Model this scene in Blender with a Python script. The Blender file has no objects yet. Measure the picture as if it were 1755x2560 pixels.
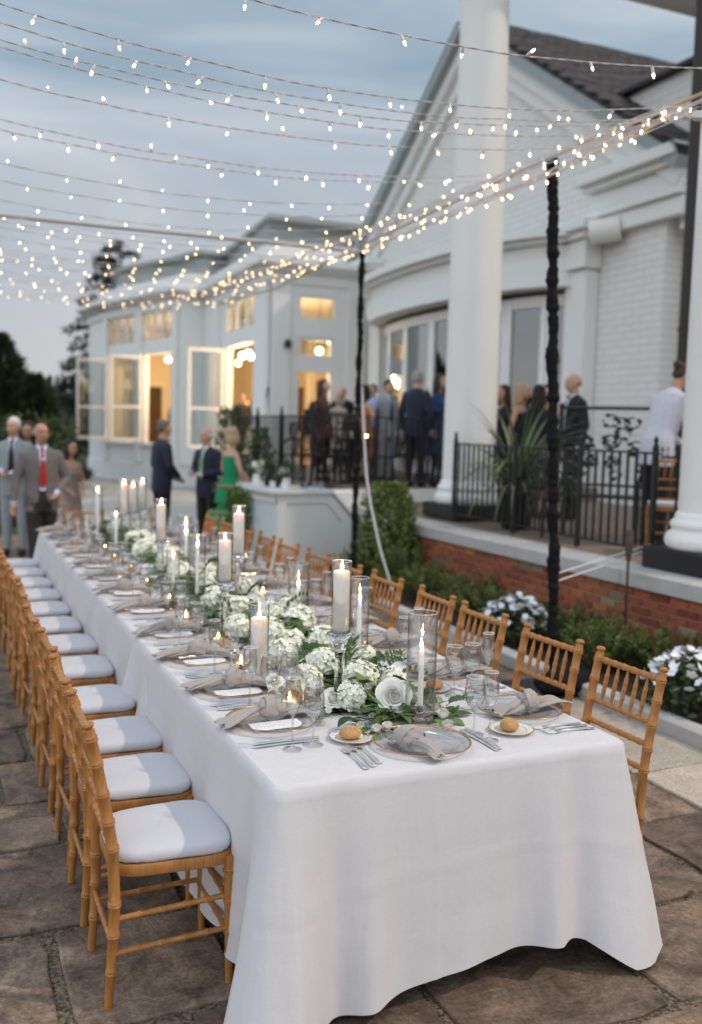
import bpy, bmesh, math, random
import numpy as np
from mathutils import Vector, Matrix, Quaternion, noise as mnoise
from mathutils.kdtree import KDTree
S = bpy.context.scene
C = S.collection
R = math.radians
random.seed(7)

# ---------------------------------------------------------------- camera
CAM_H = 1.808; F_MM = 33.2; PITCH = 0.0868; ROLL = 0.0249; YAW = 0.4153
cd = bpy.data.cameras.new('camera'); cam = bpy.data.objects.new('camera', cd); C.objects.link(cam); S.camera = cam
fw = Vector((math.sin(YAW)*math.cos(PITCH), math.cos(YAW)*math.cos(PITCH), -math.sin(PITCH)))
rt = Vector((math.cos(YAW), -math.sin(YAW), 0)); up = rt.cross(fw)
rt, up = rt*math.cos(ROLL)+up*math.sin(ROLL), up*math.cos(ROLL)-rt*math.sin(ROLL)
M = Matrix((rt, up, -fw)).transposed().to_4x4(); M.translation = (0, 0, CAM_H); cam.matrix_world = M
cd.sensor_fit = 'VERTICAL'; cd.sensor_height = 36; cd.sensor_width = 24.68; cd.lens = F_MM
cd.clip_start = 0.05; cd.clip_end = 2000
cd.dof.use_dof = True; cd.dof.focus_distance = 3.3; cd.dof.aperture_fstop = 1.55; cd.dof.aperture_blades = 9

# ---------------------------------------------------------------- world and sun
SUN_AZ = R(124); SUN_EL = R(50)                # azimuth clockwise from +y: the light comes from the terrace side, behind the camera
W = bpy.data.worlds.new('World'); S.world = W; W.use_nodes = True
nt = W.node_tree; nt.nodes.clear()
def N(tree, t, **k):
    n = tree.nodes.new(t)
    for a, b in k.items(): setattr(n, a, b)
    return n
out = N(nt, 'ShaderNodeOutputWorld'); bg = N(nt, 'ShaderNodeBackground'); nt.links.new(bg.outputs[0], out.inputs[0])
sky = N(nt, 'ShaderNodeTexSky', sky_type='NISHITA', sun_disc=False, sun_elevation=SUN_EL, sun_rotation=SUN_AZ, air_density=1.0, dust_density=1.5)
sc_ = N(nt, 'ShaderNodeMixRGB', blend_type='MULTIPLY'); sc_.inputs[0].default_value = 1; sc_.inputs[2].default_value = (.66, .74, .80, 1)
nt.links.new(sky.outputs[0], sc_.inputs[1])
tc = N(nt, 'ShaderNodeTexCoord'); sp = N(nt, 'ShaderNodeSeparateXYZ'); nt.links.new(tc.outputs['Generated'], sp.inputs[0])
mp = N(nt, 'ShaderNodeMapping'); mp.inputs['Scale'].default_value = (1.1, 1.1, 4.2); mp.inputs['Location'].default_value = (1.2, 8.5, 5.5); mp.inputs['Rotation'].default_value = (.12, .1, .4); nt.links.new(tc.outputs['Generated'], mp.inputs[0])
nz = N(nt, 'ShaderNodeTexNoise'); nz.inputs['Scale'].default_value = 2.0; nz.inputs['Detail'].default_value = 5; nz.inputs['Roughness'].default_value = .5; nz.inputs['Distortion'].default_value = 1.0
nt.links.new(mp.outputs[0], nz.inputs[0])
rp = N(nt, 'ShaderNodeValToRGB'); rp.color_ramp.elements[0].position = .34; rp.color_ramp.elements[1].position = .66
rp.color_ramp.elements[0].color = (2.8, 3.75, 4.5, 1); rp.color_ramp.elements[1].color = (5.4, 5.9, 6.4, 1)
nt.links.new(nz.outputs[0], rp.inputs[0])
hz = N(nt, 'ShaderNodeValToRGB'); hz.color_ramp.elements[0].position = 0.0; hz.color_ramp.elements[0].color = (1, 1, 1, 1)
hz.color_ramp.elements[0].position = .05; hz.color_ramp.elements[1].position = .33; hz.color_ramp.elements[1].color = (0, 0, 0, 1); nt.links.new(sp.outputs[2], hz.inputs[0])
mh = N(nt, 'ShaderNodeMixRGB'); mh.inputs[2].default_value = (5.5, 5.3, 5.3, 1)
hm = N(nt, 'ShaderNodeMath', operation='MULTIPLY'); hm.inputs[1].default_value = .85; nt.links.new(hz.outputs[0], hm.inputs[0])
nt.links.new(hm.outputs[0], mh.inputs[0]); nt.links.new(rp.outputs[0], mh.inputs[1])
mx = N(nt, 'ShaderNodeMixRGB'); mx.inputs[0].default_value = .86; nt.links.new(sc_.outputs[0], mx.inputs[1]); nt.links.new(mh.outputs[0], mx.inputs[2])
# one broad rise added to the unseen sky behind-left of camera, lifting shaded faces
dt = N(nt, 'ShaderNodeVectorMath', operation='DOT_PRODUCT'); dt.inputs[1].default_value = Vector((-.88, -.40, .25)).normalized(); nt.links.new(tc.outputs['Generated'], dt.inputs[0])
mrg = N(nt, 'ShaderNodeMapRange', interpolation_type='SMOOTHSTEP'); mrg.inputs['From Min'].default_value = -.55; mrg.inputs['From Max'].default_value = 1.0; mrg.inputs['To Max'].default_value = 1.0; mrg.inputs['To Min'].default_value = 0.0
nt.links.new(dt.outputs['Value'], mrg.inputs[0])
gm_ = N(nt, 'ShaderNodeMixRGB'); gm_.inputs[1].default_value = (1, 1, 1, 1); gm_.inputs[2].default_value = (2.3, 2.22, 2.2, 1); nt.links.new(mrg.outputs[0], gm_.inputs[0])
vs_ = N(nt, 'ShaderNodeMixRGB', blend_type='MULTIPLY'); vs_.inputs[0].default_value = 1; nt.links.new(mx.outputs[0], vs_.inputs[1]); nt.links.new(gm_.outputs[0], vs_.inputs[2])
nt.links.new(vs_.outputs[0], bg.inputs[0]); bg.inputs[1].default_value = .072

sd = bpy.data.lights.new('sun', 'SUN'); sun = bpy.data.objects.new('sun', sd); C.objects.link(sun)
sd.energy = .9; sd.angle = R(1.5); sd.color = (1.0, .80, .62)
sv = Vector((math.sin(SUN_AZ)*math.cos(SUN_EL), math.cos(SUN_AZ)*math.cos(SUN_EL), math.sin(SUN_EL)))
sun.rotation_euler = sv.to_track_quat('Z', 'Y').to_euler(); sun.location = sv*30
S.view_settings.view_transform = 'Standard'; S.view_settings.look = 'None'; S.view_settings.gamma = 1
S.view_settings.exposure = 0.72
try: S.view_settings.use_curve_mapping = False
except Exception: pass
S.render.engine = 'CYCLES'
cy = S.cycles
cy.use_denoising = True; cy.max_bounces = 12; cy.transparent_max_bounces = 32; cy.transmission_bounces = 10; cy.glossy_bounces = 5; cy.diffuse_bounces = 4
cy.sample_clamp_indirect = 4; cy.sample_clamp_direct = 0; cy.caustics_refractive = False; cy.caustics_reflective = False; cy.blur_glossy = .5
try: cy.use_adaptive_sampling = True; cy.adaptive_threshold = .015
except Exception: pass

# ---------------------------------------------------------------- materials
def mat(name, col, rough=.6, metal=0, spec=.5, noise=None, bump=None, emit=None, trans=0, sss=0, sheen=0, coat=0, ior=1.45, alpha=None):
    """noise=(scale, amount, colour2) mixes a second colour; bump=(scale, strength, distance)"""
    m = bpy.data.materials.new(name); m.use_nodes = True; t = m.node_tree; b = t.nodes['Principled BSDF']
    c = (*col, 1)
    b.inputs['Base Color'].default_value = c; b.inputs['Roughness'].default_value = rough; b.inputs['Metallic'].default_value = metal
    b.inputs['Specular IOR Level'].default_value = spec; b.inputs['IOR'].default_value = ior
    if trans: b.inputs['Transmission Weight'].default_value = trans
    if sss: b.inputs['Subsurface Weight'].default_value = sss; b.inputs['Subsurface Radius'].default_value = (.03, .015, .008); b.inputs['Subsurface Scale'].default_value = .3
    if sheen: b.inputs['Sheen Weight'].default_value = sheen
    if coat: b.inputs['Coat Weight'].default_value = coat; b.inputs['Coat Roughness'].default_value = .25
    if emit: b.inputs['Emission Color'].default_value = (*emit[0], 1); b.inputs['Emission Strength'].default_value = emit[1]
    if noise or bump:
        tc = N(t, 'ShaderNodeTexCoord')
    if noise:
        n = N(t, 'ShaderNodeTexNoise'); n.inputs['Scale'].default_value = noise[0]; n.inputs['Detail'].default_value = 6; n.inputs['Roughness'].default_value = .6
        t.links.new(tc.outputs['Object'], n.inputs[0])
        r = N(t, 'ShaderNodeValToRGB'); r.color_ramp.elements[0].position = .5-noise[1]; r.color_ramp.elements[1].position = .5+noise[1]
        r.color_ramp.elements[0].color = c; r.color_ramp.elements[1].color = (*noise[2], 1)
        t.links.new(n.outputs[0], r.inputs[0]); t.links.new(r.outputs[0], b.inputs['Base Color'])
    if bump:
        n2 = N(t, 'ShaderNodeTexNoise'); n2.inputs['Scale'].default_value = bump[0]; n2.inputs['Detail'].default_value = 5
        t.links.new(tc.outputs['Object'], n2.inputs[0])
        bu = N(t, 'ShaderNodeBump'); bu.inputs['Strength'].default_value = bump[1]; bu.inputs['Distance'].default_value = bump[2]
        t.links.new(n2.outputs[0], bu.inputs['Height']); t.links.new(bu.outputs[0], b.inputs['Normal'])
    return m
def vary(m, amt=.25, hue=0.0):
    """brighten or darken each object by its own random value"""
    t = m.node_tree; b = t.nodes['Principled BSDF']; i = b.inputs['Base Color']
    oi = N(t, 'ShaderNodeObjectInfo'); hs = N(t, 'ShaderNodeHueSaturation')
    mr = N(t, 'ShaderNodeMapRange'); mr.inputs['To Min'].default_value = 1-amt; mr.inputs['To Max'].default_value = 1+amt
    t.links.new(oi.outputs['Random'], mr.inputs[0]); t.links.new(mr.outputs[0], hs.inputs['Value'])
    if hue:
        m2 = N(t, 'ShaderNodeMath', operation='MULTIPLY'); m2.inputs[1].default_value = 7.13; fr = N(t, 'ShaderNodeMath', operation='FRACT')
        mr2 = N(t, 'ShaderNodeMapRange'); mr2.inputs['To Min'].default_value = .5-hue; mr2.inputs['To Max'].default_value = .5+hue
        t.links.new(oi.outputs['Random'], m2.inputs[0]); t.links.new(m2.outputs[0], fr.inputs[0]); t.links.new(fr.outputs[0], mr2.inputs[0]); t.links.new(mr2.outputs[0], hs.inputs['Hue'])
    if i.is_linked:
        src = i.links[0].from_socket; t.links.new(src, hs.inputs['Color'])
    else: hs.inputs['Color'].default_value = i.default_value
    t.links.new(hs.outputs[0], i); return m
def thin_glass(name, tint=(.97, .98, .98), ior=1.45, gain=1.0, rough=.01, edge=.6):
    """thin-walled clear glass: light passes straight through, reflects by Fresnel"""
    m = bpy.data.materials.new(name); m.use_nodes = True; t = m.node_tree; t.nodes.clear()
    o = N(t, 'ShaderNodeOutputMaterial'); mxs = N(t, 'ShaderNodeMixShader'); tr = N(t, 'ShaderNodeBsdfTransparent'); gl = N(t, 'ShaderNodeBsdfGlossy')
    tr.inputs[0].default_value = (*tint, 1); gl.inputs['Roughness'].default_value = rough
    # Schlick reflectance from the facing angle, the same on both sides of the thin wall
    lw = N(t, 'ShaderNodeLayerWeight'); lw.inputs[0].default_value = .5; f0 = ((ior-1)/(ior+1))**2*1.5
    pw = N(t, 'ShaderNodeMath', operation='POWER'); pw.inputs[1].default_value = 4.0; t.links.new(lw.outputs['Facing'], pw.inputs[0])
    ml = N(t, 'ShaderNodeMath', operation='MULTIPLY_ADD'); ml.inputs[1].default_value = .62; ml.inputs[2].default_value = f0; t.links.new(pw.outputs[0], ml.inputs[0])
    mu = N(t, 'ShaderNodeMath', operation='MULTIPLY'); mu.inputs[1].default_value = gain; mu.use_clamp = True
    ed = N(t, 'ShaderNodeMixRGB'); ed.inputs[1].default_value = (*tint, 1); ed.inputs[2].default_value = tuple(x*edge for x in tint)+(1,); p3 = N(t, 'ShaderNodeMath', operation='POWER'); p3.inputs[1].default_value = 2.3
    t.links.new(lw.outputs['Facing'], p3.inputs[0]); t.links.new(p3.outputs[0], ed.inputs[0]); t.links.new(ed.outputs[0], tr.inputs[0])
    t.links.new(ml.outputs[0], mu.inputs[0]); t.links.new(mu.outputs[0], mxs.inputs[0]); t.links.new(tr.outputs[0], mxs.inputs[1]); t.links.new(gl.outputs[0], mxs.inputs[2]); t.links.new(mxs.outputs[0], o.inputs[0])
    return m
def emitter(name, col, strength, sampled=False):
    m = bpy.data.materials.new(name); m.use_nodes = True; t = m.node_tree; t.nodes.clear()
    o = N(t, 'ShaderNodeOutputMaterial'); e = N(t, 'ShaderNodeEmission'); e.inputs[0].default_value = (*col, 1); e.inputs[1].default_value = strength
    t.links.new(e.outputs[0], o.inputs[0])
    try: m.cycles.emission_sampling = 'AUTO' if sampled else 'NONE'
    except Exception: pass
    return m

MT = {}
MT['wood'] = vary(mat('honey_wood', (.34, .135, .030), .42, noise=(11, .22, (.50, .22, .062)), bump=(60, .15, .002), coat=.12), .07)
def grain(m):
    t = m.node_tree; n = [x for x in t.nodes if x.type == 'TEX_NOISE'][0]; tc_ = [x for x in t.nodes if x.type == 'TEX_COORD'][0]; mp_ = N(t, 'ShaderNodeMapping'); mp_.inputs['Scale'].default_value = (9, 9, 1.3)
    t.links.new(tc_.outputs['Object'], mp_.inputs[0]); t.links.new(mp_.outputs[0], n.inputs[0])
grain(MT['wood'])
MT['linen'] = mat('white_linen', (.665, .64, .645), .9, sheen=.1)
def weave(m, sc=700, st=.14):
    t = m.node_tree; b = t.nodes['Principled BSDF']; tc = N(t, 'ShaderNodeTexCoord')
    mp1 = N(t, 'ShaderNodeMapping'); mp1.inputs['Scale'].default_value = (sc, sc, sc*.04); mp2 = N(t, 'ShaderNodeMapping'); mp2.inputs['Scale'].default_value = (sc*.04, sc*.04, sc)
    mp3 = N(t, 'ShaderNodeMapping'); mp3.inputs['Scale'].default_value = (sc*.03, sc, sc)
    ns = []
    for mp_ in (mp1, mp2, mp3):
        n = N(t, 'ShaderNodeTexNoise'); n.inputs['Scale'].default_value = 1; n.inputs['Detail'].default_value = 2
        t.links.new(tc.outputs['Object'], mp_.inputs[0]); t.links.new(mp_.outputs[0], n.inputs[0]); ns.append(n)
    ad = N(t, 'ShaderNodeMath', operation='ADD'); ad2 = N(t, 'ShaderNodeMath', operation='ADD')
    t.links.new(ns[0].outputs[0], ad.inputs[0]); t.links.new(ns[1].outputs[0], ad.inputs[1]); t.links.new(ad.outputs[0], ad2.inputs[0]); t.links.new(ns[2].outputs[0], ad2.inputs[1])
    bu = N(t, 'ShaderNodeBump'); bu.inputs['Strength'].default_value = st; bu.inputs['Distance'].default_value = .002
    t.links.new(ad2.outputs[0], bu.inputs['Height']); t.links.new(bu.outputs[0], b.inputs['Normal'])
    # faint thread colour
    rr = N(t, 'ShaderNodeValToRGB'); rr.color_ramp.elements[0].position = .9; rr.color_ramp.elements[1].position = 2.1
    c = b.inputs['Base Color'].default_value[:]
    mr = N(t, 'ShaderNodeMapRange'); mr.inputs['From Min'].default_value = 1.05; mr.inputs['From Max'].default_value = 1.95
    rr.color_ramp.elements[0].position = 0; rr.color_ramp.elements[1].position = 1
    rr.color_ramp.elements[0].color = (c[0]*.95, c[1]*.95, c[2]*.95, 1); rr.color_ramp.elements[1].color = (min(1, c[0]*1.06), min(1, c[1]*1.06), min(1, c[2]*1.06), 1)
    t.links.new(ad2.outputs[0], mr.inputs[0]); t.links.new(mr.outputs[0], rr.inputs[0]); t.links.new(rr.outputs[0], b.inputs['Base Color'])
    return m
weave(MT['linen'])
def creases(m):
    t = m.node_tree; b = t.nodes['Principled BSDF']; bu = [x for x in t.nodes if x.type == 'BUMP'][0]; tc_ = [x for x in t.nodes if x.type == 'TEX_COORD'][0]; prev = None
    for sc3, st, di in (((5, 5, 1.1), .5, .02), ((16, 16, 4), .35, .006), ((2.5, 2.5, 7), .25, .01)):
        mp_ = N(t, 'ShaderNodeMapping'); mp_.inputs['Scale'].default_value = sc3; n = N(t, 'ShaderNodeTexNoise'); n.inputs['Scale'].default_value = 1; n.inputs['Detail'].default_value = 3; n.inputs['Distortion'].default_value = .6
        t.links.new(tc_.outputs['Object'], mp_.inputs[0]); t.links.new(mp_.outputs[0], n.inputs[0]); b2 = N(t, 'ShaderNodeBump'); b2.inputs['Strength'].default_value = st; b2.inputs['Distance'].default_value = di; t.links.new(n.outputs[0], b2.inputs['Height'])
        if prev: t.links.new(prev.outputs[0], b2.inputs['Normal'])
        prev = b2
    t.links.new(prev.outputs[0], bu.inputs['Normal'])
creases(MT['linen'])
MT['cushion'] = mat('white_cushion_fabric', (.60, .598, .635), .85, sheen=.1, bump=(18, .25, .012))
MT['napkin'] = weave(mat('taupe_linen', (.40, .355, .325), .95, sheen=.2), 900, .3)
MT['gold'] = mat('gold_rim', (.62, .36, .15), .3, 1)
MT['silver'] = mat('silver', (.88, .86, .84), .28, 1)
MT['glass'] = thin_glass('thin_clear_glass', (.985, .99, .99), 1.6, 3.2, .01, .15)
MT['cyl_glass'] = thin_glass('cylinder_glass', (.965, .96, .955), 1.55, 2.0, .01, .22)
MT['pane'] = thin_glass('window_pane', (.86, .88, .87), 1.5, 1.6)
MT['plate_glass'] = thin_glass('plate_glass', (.955, .962, .97), 1.5, 1.7, .08, .75)
MT['crystal'] = mat('crystal', (1, 1, 1), 0.0, trans=1, ior=1.5)
MT['wax'] = mat('ivory_wax', (.93, .88, .80), .45, sss=1)
MT['wax'].node_tree.nodes['Principled BSDF'].inputs['Subsurface Radius'].default_value = (.06, .034, .018); MT['wax'].node_tree.nodes['Principled BSDF'].inputs['Subsurface Scale'].default_value = .55
MT['flame'] = emitter('candle_flame', (1, .62, .25), 34)
MT['wick'] = mat('wick', (.02, .015, .01), .9)
MT['china'] = mat('white_china', (.8, .77, .7), .25)
MT['paper'] = mat('white_card', (.84, .83, .83), .8)
MT['ink'] = mat('printed_grey', (.58, .56, .56), .8)
MT['crust'] = mat('bread_crust', (.42, .19, .055), .55, noise=(14, .22, (.62, .36, .14)), bump=(60, .2, .003))
MT['seed'] = mat('sesame_seed', (.8, .68, .46), .6)
MT['butter'] = mat('butter', (.85, .76, .48), .5)
MT['petal'] = mat('white_petal', (.93, .92, .82), .75, noise=(20, .2, (.88, .90, .72)))
MT['rose'] = mat('cream_petal', (.93, .91, .83), .7)
MT['leaf'] = vary(mat('green_leaf', (.085, .155, .036), .5, spec=.3, noise=(30, .3, (.13, .21, .065))), .4, .03)
MT['leafd'] = vary(mat('dark_leaf', (.045, .095, .026), .5, spec=.3, noise=(30, .3, (.05, .11, .03))), .35, .03)
MT['stem'] = mat('stem', (.09, .14, .04), .6)
MT['iron'] = mat('black_iron', (.012, .011, .012), .42, noise=(20, .2, (.02, .018, .018)))
MT['white'] = mat('white_paint', (.80, .795, .765), .55, noise=(1.2, .3, (.84, .835, .805)))
MT['whitew'] = mat('warm_white_paint', (.82, .80, .76), .5, noise=(1.5, .3, (.85, .83, .79)))
MT['stone'] = mat('coping_stone', (.42, .405, .385), .85, noise=(6, .3, (.52, .505, .48)), bump=(30, .3, .01))
MT['soil'] = mat('soil', (.03, .022, .016), .95, noise=(20, .3, (.055, .04, .028)), bump=(40, .6, .03))
MT['cord'] = mat('light_cord', (.66, .58, .565), .7)
MT['socket'] = mat('white_socket', (.75, .73, .71), .5)
MT['bulb'] = emitter('lit_mini_bulb', (1, .70, .36), 10)
MT['fabric_black'] = mat('black_gathered_fabric', (.007, .006, .0065), .8, spec=.25, bump=(45, .5, .01))
MT['rope'] = mat('tan_rope', (.52, .39, .25), .8, bump=(120, .5, .003))
MT['skin'] = mat('skin', (.60, .34, .235), .55, sss=.1)
MT['skin2'] = mat('tanned_skin', (.50, .265, .17), .55, sss=.1)

# ---------------------------------------------------------------- geometry helpers
class G:
    def __init__(s): s.v = []; s.f = []; s.m = []
    def add(s, vs, fs, m=0):
        o = len(s.v); s.v += [tuple(p) for p in vs]; s.f += [tuple(i+o for i in f) for f in fs]; s.m += [m]*len(fs); return s
    def box(s, c, d, m=0, rz=0, rot=None):
        x, y, z = d[0]/2, d[1]/2, d[2]/2
        vs = [Vector(p) for p in ((-x,-y,-z),(x,-y,-z),(x,y,-z),(-x,y,-z),(-x,-y,z),(x,-y,z),(x,y,z),(-x,y,z))]
        mt = rot if rot is not None else (Matrix.Rotation(rz, 3, 'Z') if rz else None)
        if mt is not None: vs = [mt @ v for v in vs]
        c = Vector(c)
        return s.add([v+c for v in vs], [(0,3,2,1),(4,5,6,7),(0,1,5,4),(1,2,6,5),(2,3,7,6),(3,0,4,7)], m)
    def rbox(s, c, d, b=.004, m=0, rz=0):
        """box with chamfered edges"""
        x, y, z = d[0]/2, d[1]/2, d[2]/2; vs = []; 
        for zz, k in ((-z, b), (-z+b, 0), (z-b, 0), (z, b)):
            X, Y = x-k, y-k
            vs += [(-X+b,-Y,zz),(X-b,-Y,zz),(X,-Y+b,zz),(X,Y-b,zz),(X-b,Y,zz),(-X+b,Y,zz),(-X,Y-b,zz),(-X,-Y+b,zz)]
        fs = [tuple(range(7,-1,-1)), tuple(range(24,32))]
        for k in range(3):
            for i in range(8): j = (i+1)%8; fs.append((k*8+i, k*8+j, k*8+8+j, k*8+8+i))
        r = Matrix.Rotation(rz, 3, 'Z'); c = Vector(c)
        return s.add([r @ Vector(v)+c for v in vs], fs, m)
    def tube(s, pts, rad, n=8, m=0, cap=True, flat=None):
        pts = [Vector(p) for p in pts]; k = len(pts)
        if not hasattr(rad, '__len__'): rad = [rad]*k
        vs = []; u = None
        for i in range(k):
            t = (pts[min(i+1, k-1)]-pts[max(i-1, 0)])
            t = t.normalized() if t.length > 1e-9 else Vector((0, 0, 1))
            if u is None:
                a = Vector((0, 0, 1)) if abs(t.z) < .9 else Vector((1, 0, 0)); u = a.cross(t).normalized()
            else:
                u = (u - t*u.dot(t)); u = u.normalized() if u.length > 1e-9 else Vector((1, 0, 0))
            w = t.cross(u); r = rad[i]; ra, rb = (r if hasattr(r, '__len__') else (r, r))
            for j in range(n):
                an = 2*math.pi*j/n; vs.append(pts[i]+u*(ra*math.cos(an))+w*(rb*math.sin(an)))
        fs = [(i*n+j, i*n+(j+1)%n, (i+1)*n+(j+1)%n, (i+1)*n+j) for i in range(k-1) for j in range(n)]
        if cap: fs += [tuple(range(n-1, -1, -1)), tuple(range((k-1)*n, k*n))]
        return s.add(vs, fs, m)
    def lathe(s, prof, n=20, m=0, c=(0,0,0), closed=False, jit=0):
        vs = []; c = Vector(c)
        for r, z in prof:
            for j in range(n):
                a = 2*math.pi*j/n; vs.append(c+Vector((r*math.cos(a), r*math.sin(a), z)))
        k = len(prof); fs = [(i*n+j, i*n+(j+1)%n, (i+1)*n+(j+1)%n, (i+1)*n+j) for i in range(k-1) for j in range(n)]
        if not closed:
            if prof[0][0] > 1e-5: fs.append(tuple(range(n-1, -1, -1)))
            if prof[-1][0] > 1e-5: fs.append(tuple(range((k-1)*n, k*n)))
        return s.add(vs, fs, m)
    def shell(s, prof, n=24, m=0, c=(0,0,0)):          # open surface of revolution, no caps
        return s.lathe(prof, n, m, c, closed=True)
    def prism(s, poly, z0, z1, m=0):
        n = len(poly); vs = [(x, y, z0) for x, y in poly]+[(x, y, z1) for x, y in poly]
        fs = [tuple(range(n-1, -1, -1)), tuple(range(n, 2*n))]+[(i, (i+1)%n, n+(i+1)%n, n+i) for i in range(n)]
        return s.add(vs, fs, m)
    def ell(s, c, r, n=12, k=8, m=0, rot=None):
        vs = []; c = Vector(c)
        for i in range(k+1):
            th = math.pi*i/k
            for j in range(n):
                p = Vector((r[0]*math.sin(th)*math.cos(2*math.pi*j/n), r[1]*math.sin(th)*math.sin(2*math.pi*j/n), -r[2]*math.cos(th)))
                if rot is not None: p = rot @ p
                vs.append(c+p)
        return s.add(vs, [(i*n+j, i*n+(j+1)%n, (i+1)*n+(j+1)%n, (i+1)*n+j) for i in range(k) for j in range(n)], m)
    def grid(s, P, m=0, close=False):
        a, b = len(P), len(P[0]); vs = [p for row in P for p in row]
        fs = [(i*b+j, i*b+(j+1)%b, (i+1)*b+(j+1)%b, (i+1)*b+j) for i in range(a-1) for j in range(b if close else b-1)]
        return s.add(vs, fs, m)
    def leaf(s, p, d, nrm, L, Wd, curl=.25, fold=.2, m=0, k=4):
        d = Vector(d).normalized(); nrm = Vector(nrm); sd_ = d.cross(nrm)
        sd_ = sd_.normalized() if sd_.length > 1e-6 else Vector((1, 0, 0)); nn = sd_.cross(d); P = []; p = Vector(p)
        for i in range(k+1):
            t = i/k; w = Wd*.5*(math.sin(math.pi*min(1, t*.97+.03)**.8)); 
            c = p+d*(L*t)-nn*(curl*L*t*t)
            P.append([c-sd_*w+nn*(fold*w), c, c+sd_*w+nn*(fold*w)])
        return s.grid(P, m)
def obj(name, g, mats, parent=None, loc=(0,0,0), rot=(0,0,0), smooth=True, angle=40, scale=None):
    me = bpy.data.meshes.new(name)
    if isinstance(g, G):
        me.from_pydata(g.v, [], g.f)
        if any(g.m): me.polygons.foreach_set('material_index', g.m)
    else: me = g
    if not isinstance(mats, (list, tuple)): mats = [mats]
    if len(me.materials) == 0:
        for m in mats: me.materials.append(MT[m] if isinstance(m, str) else m)
    if isinstance(g, G):
        me.update()
        if smooth:
            me.polygons.foreach_set('use_smooth', [True]*len(me.polygons))
            if angle and angle < 179: me.set_sharp_from_angle(angle=R(angle))
    o = bpy.data.objects.new(name, me); C.objects.link(o)
    o.location = loc; o.rotation_euler = rot
    if scale is not None: o.scale = scale if hasattr(scale, '__len__') else (scale,)*3
    if parent: o.parent = parent
    return o
def thing(name, label, cat, loc=(0,0,0), rz=0, group=None):
    o = bpy.data.objects.new(name, None); C.objects.link(o); o.empty_display_size = .05; o.location = loc; o.rotation_euler = (0, 0, rz)
    return tag(o, label, cat, group)
def tag(o, label, cat=None, group=None, kind=None):
    o['label'] = label
    if cat: o['category'] = cat
    if group: o['group'] = group
    if kind: o['kind'] = kind
    return o
def struct(o): o['kind'] = 'structure'; return o
def dup(src, loc=None, rot=None, label=None, group=None, parent=None, scale=None):
    o = src.copy(); C.objects.link(o)
    if parent: o.parent = parent
    if loc is not None: o.location = loc
    if rot is not None: o.rotation_euler = rot
    if scale is not None: o.scale = (scale,)*3 if not hasattr(scale, '__len__') else scale
    if label: o['label'] = label
    if group: o['group'] = group
    for ch in src.children: dup(ch, parent=o)
    return o
def rnd(a, b): return random.uniform(a, b)
ORD = ['first', 'second', 'third', 'fourth', 'fifth', 'sixth', 'seventh', 'eighth', 'ninth', 'tenth', 'eleventh', 'twelfth', 'thirteenth', 'fourteenth', 'fifteenth', 'sixteenth', 'seventeenth', 'eighteenth', 'nineteenth', 'twentieth'] + ['twenty-'+x for x in ('first', 'second', 'third', 'fourth', 'fifth', 'sixth', 'seventh', 'eighth', 'ninth')]
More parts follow.
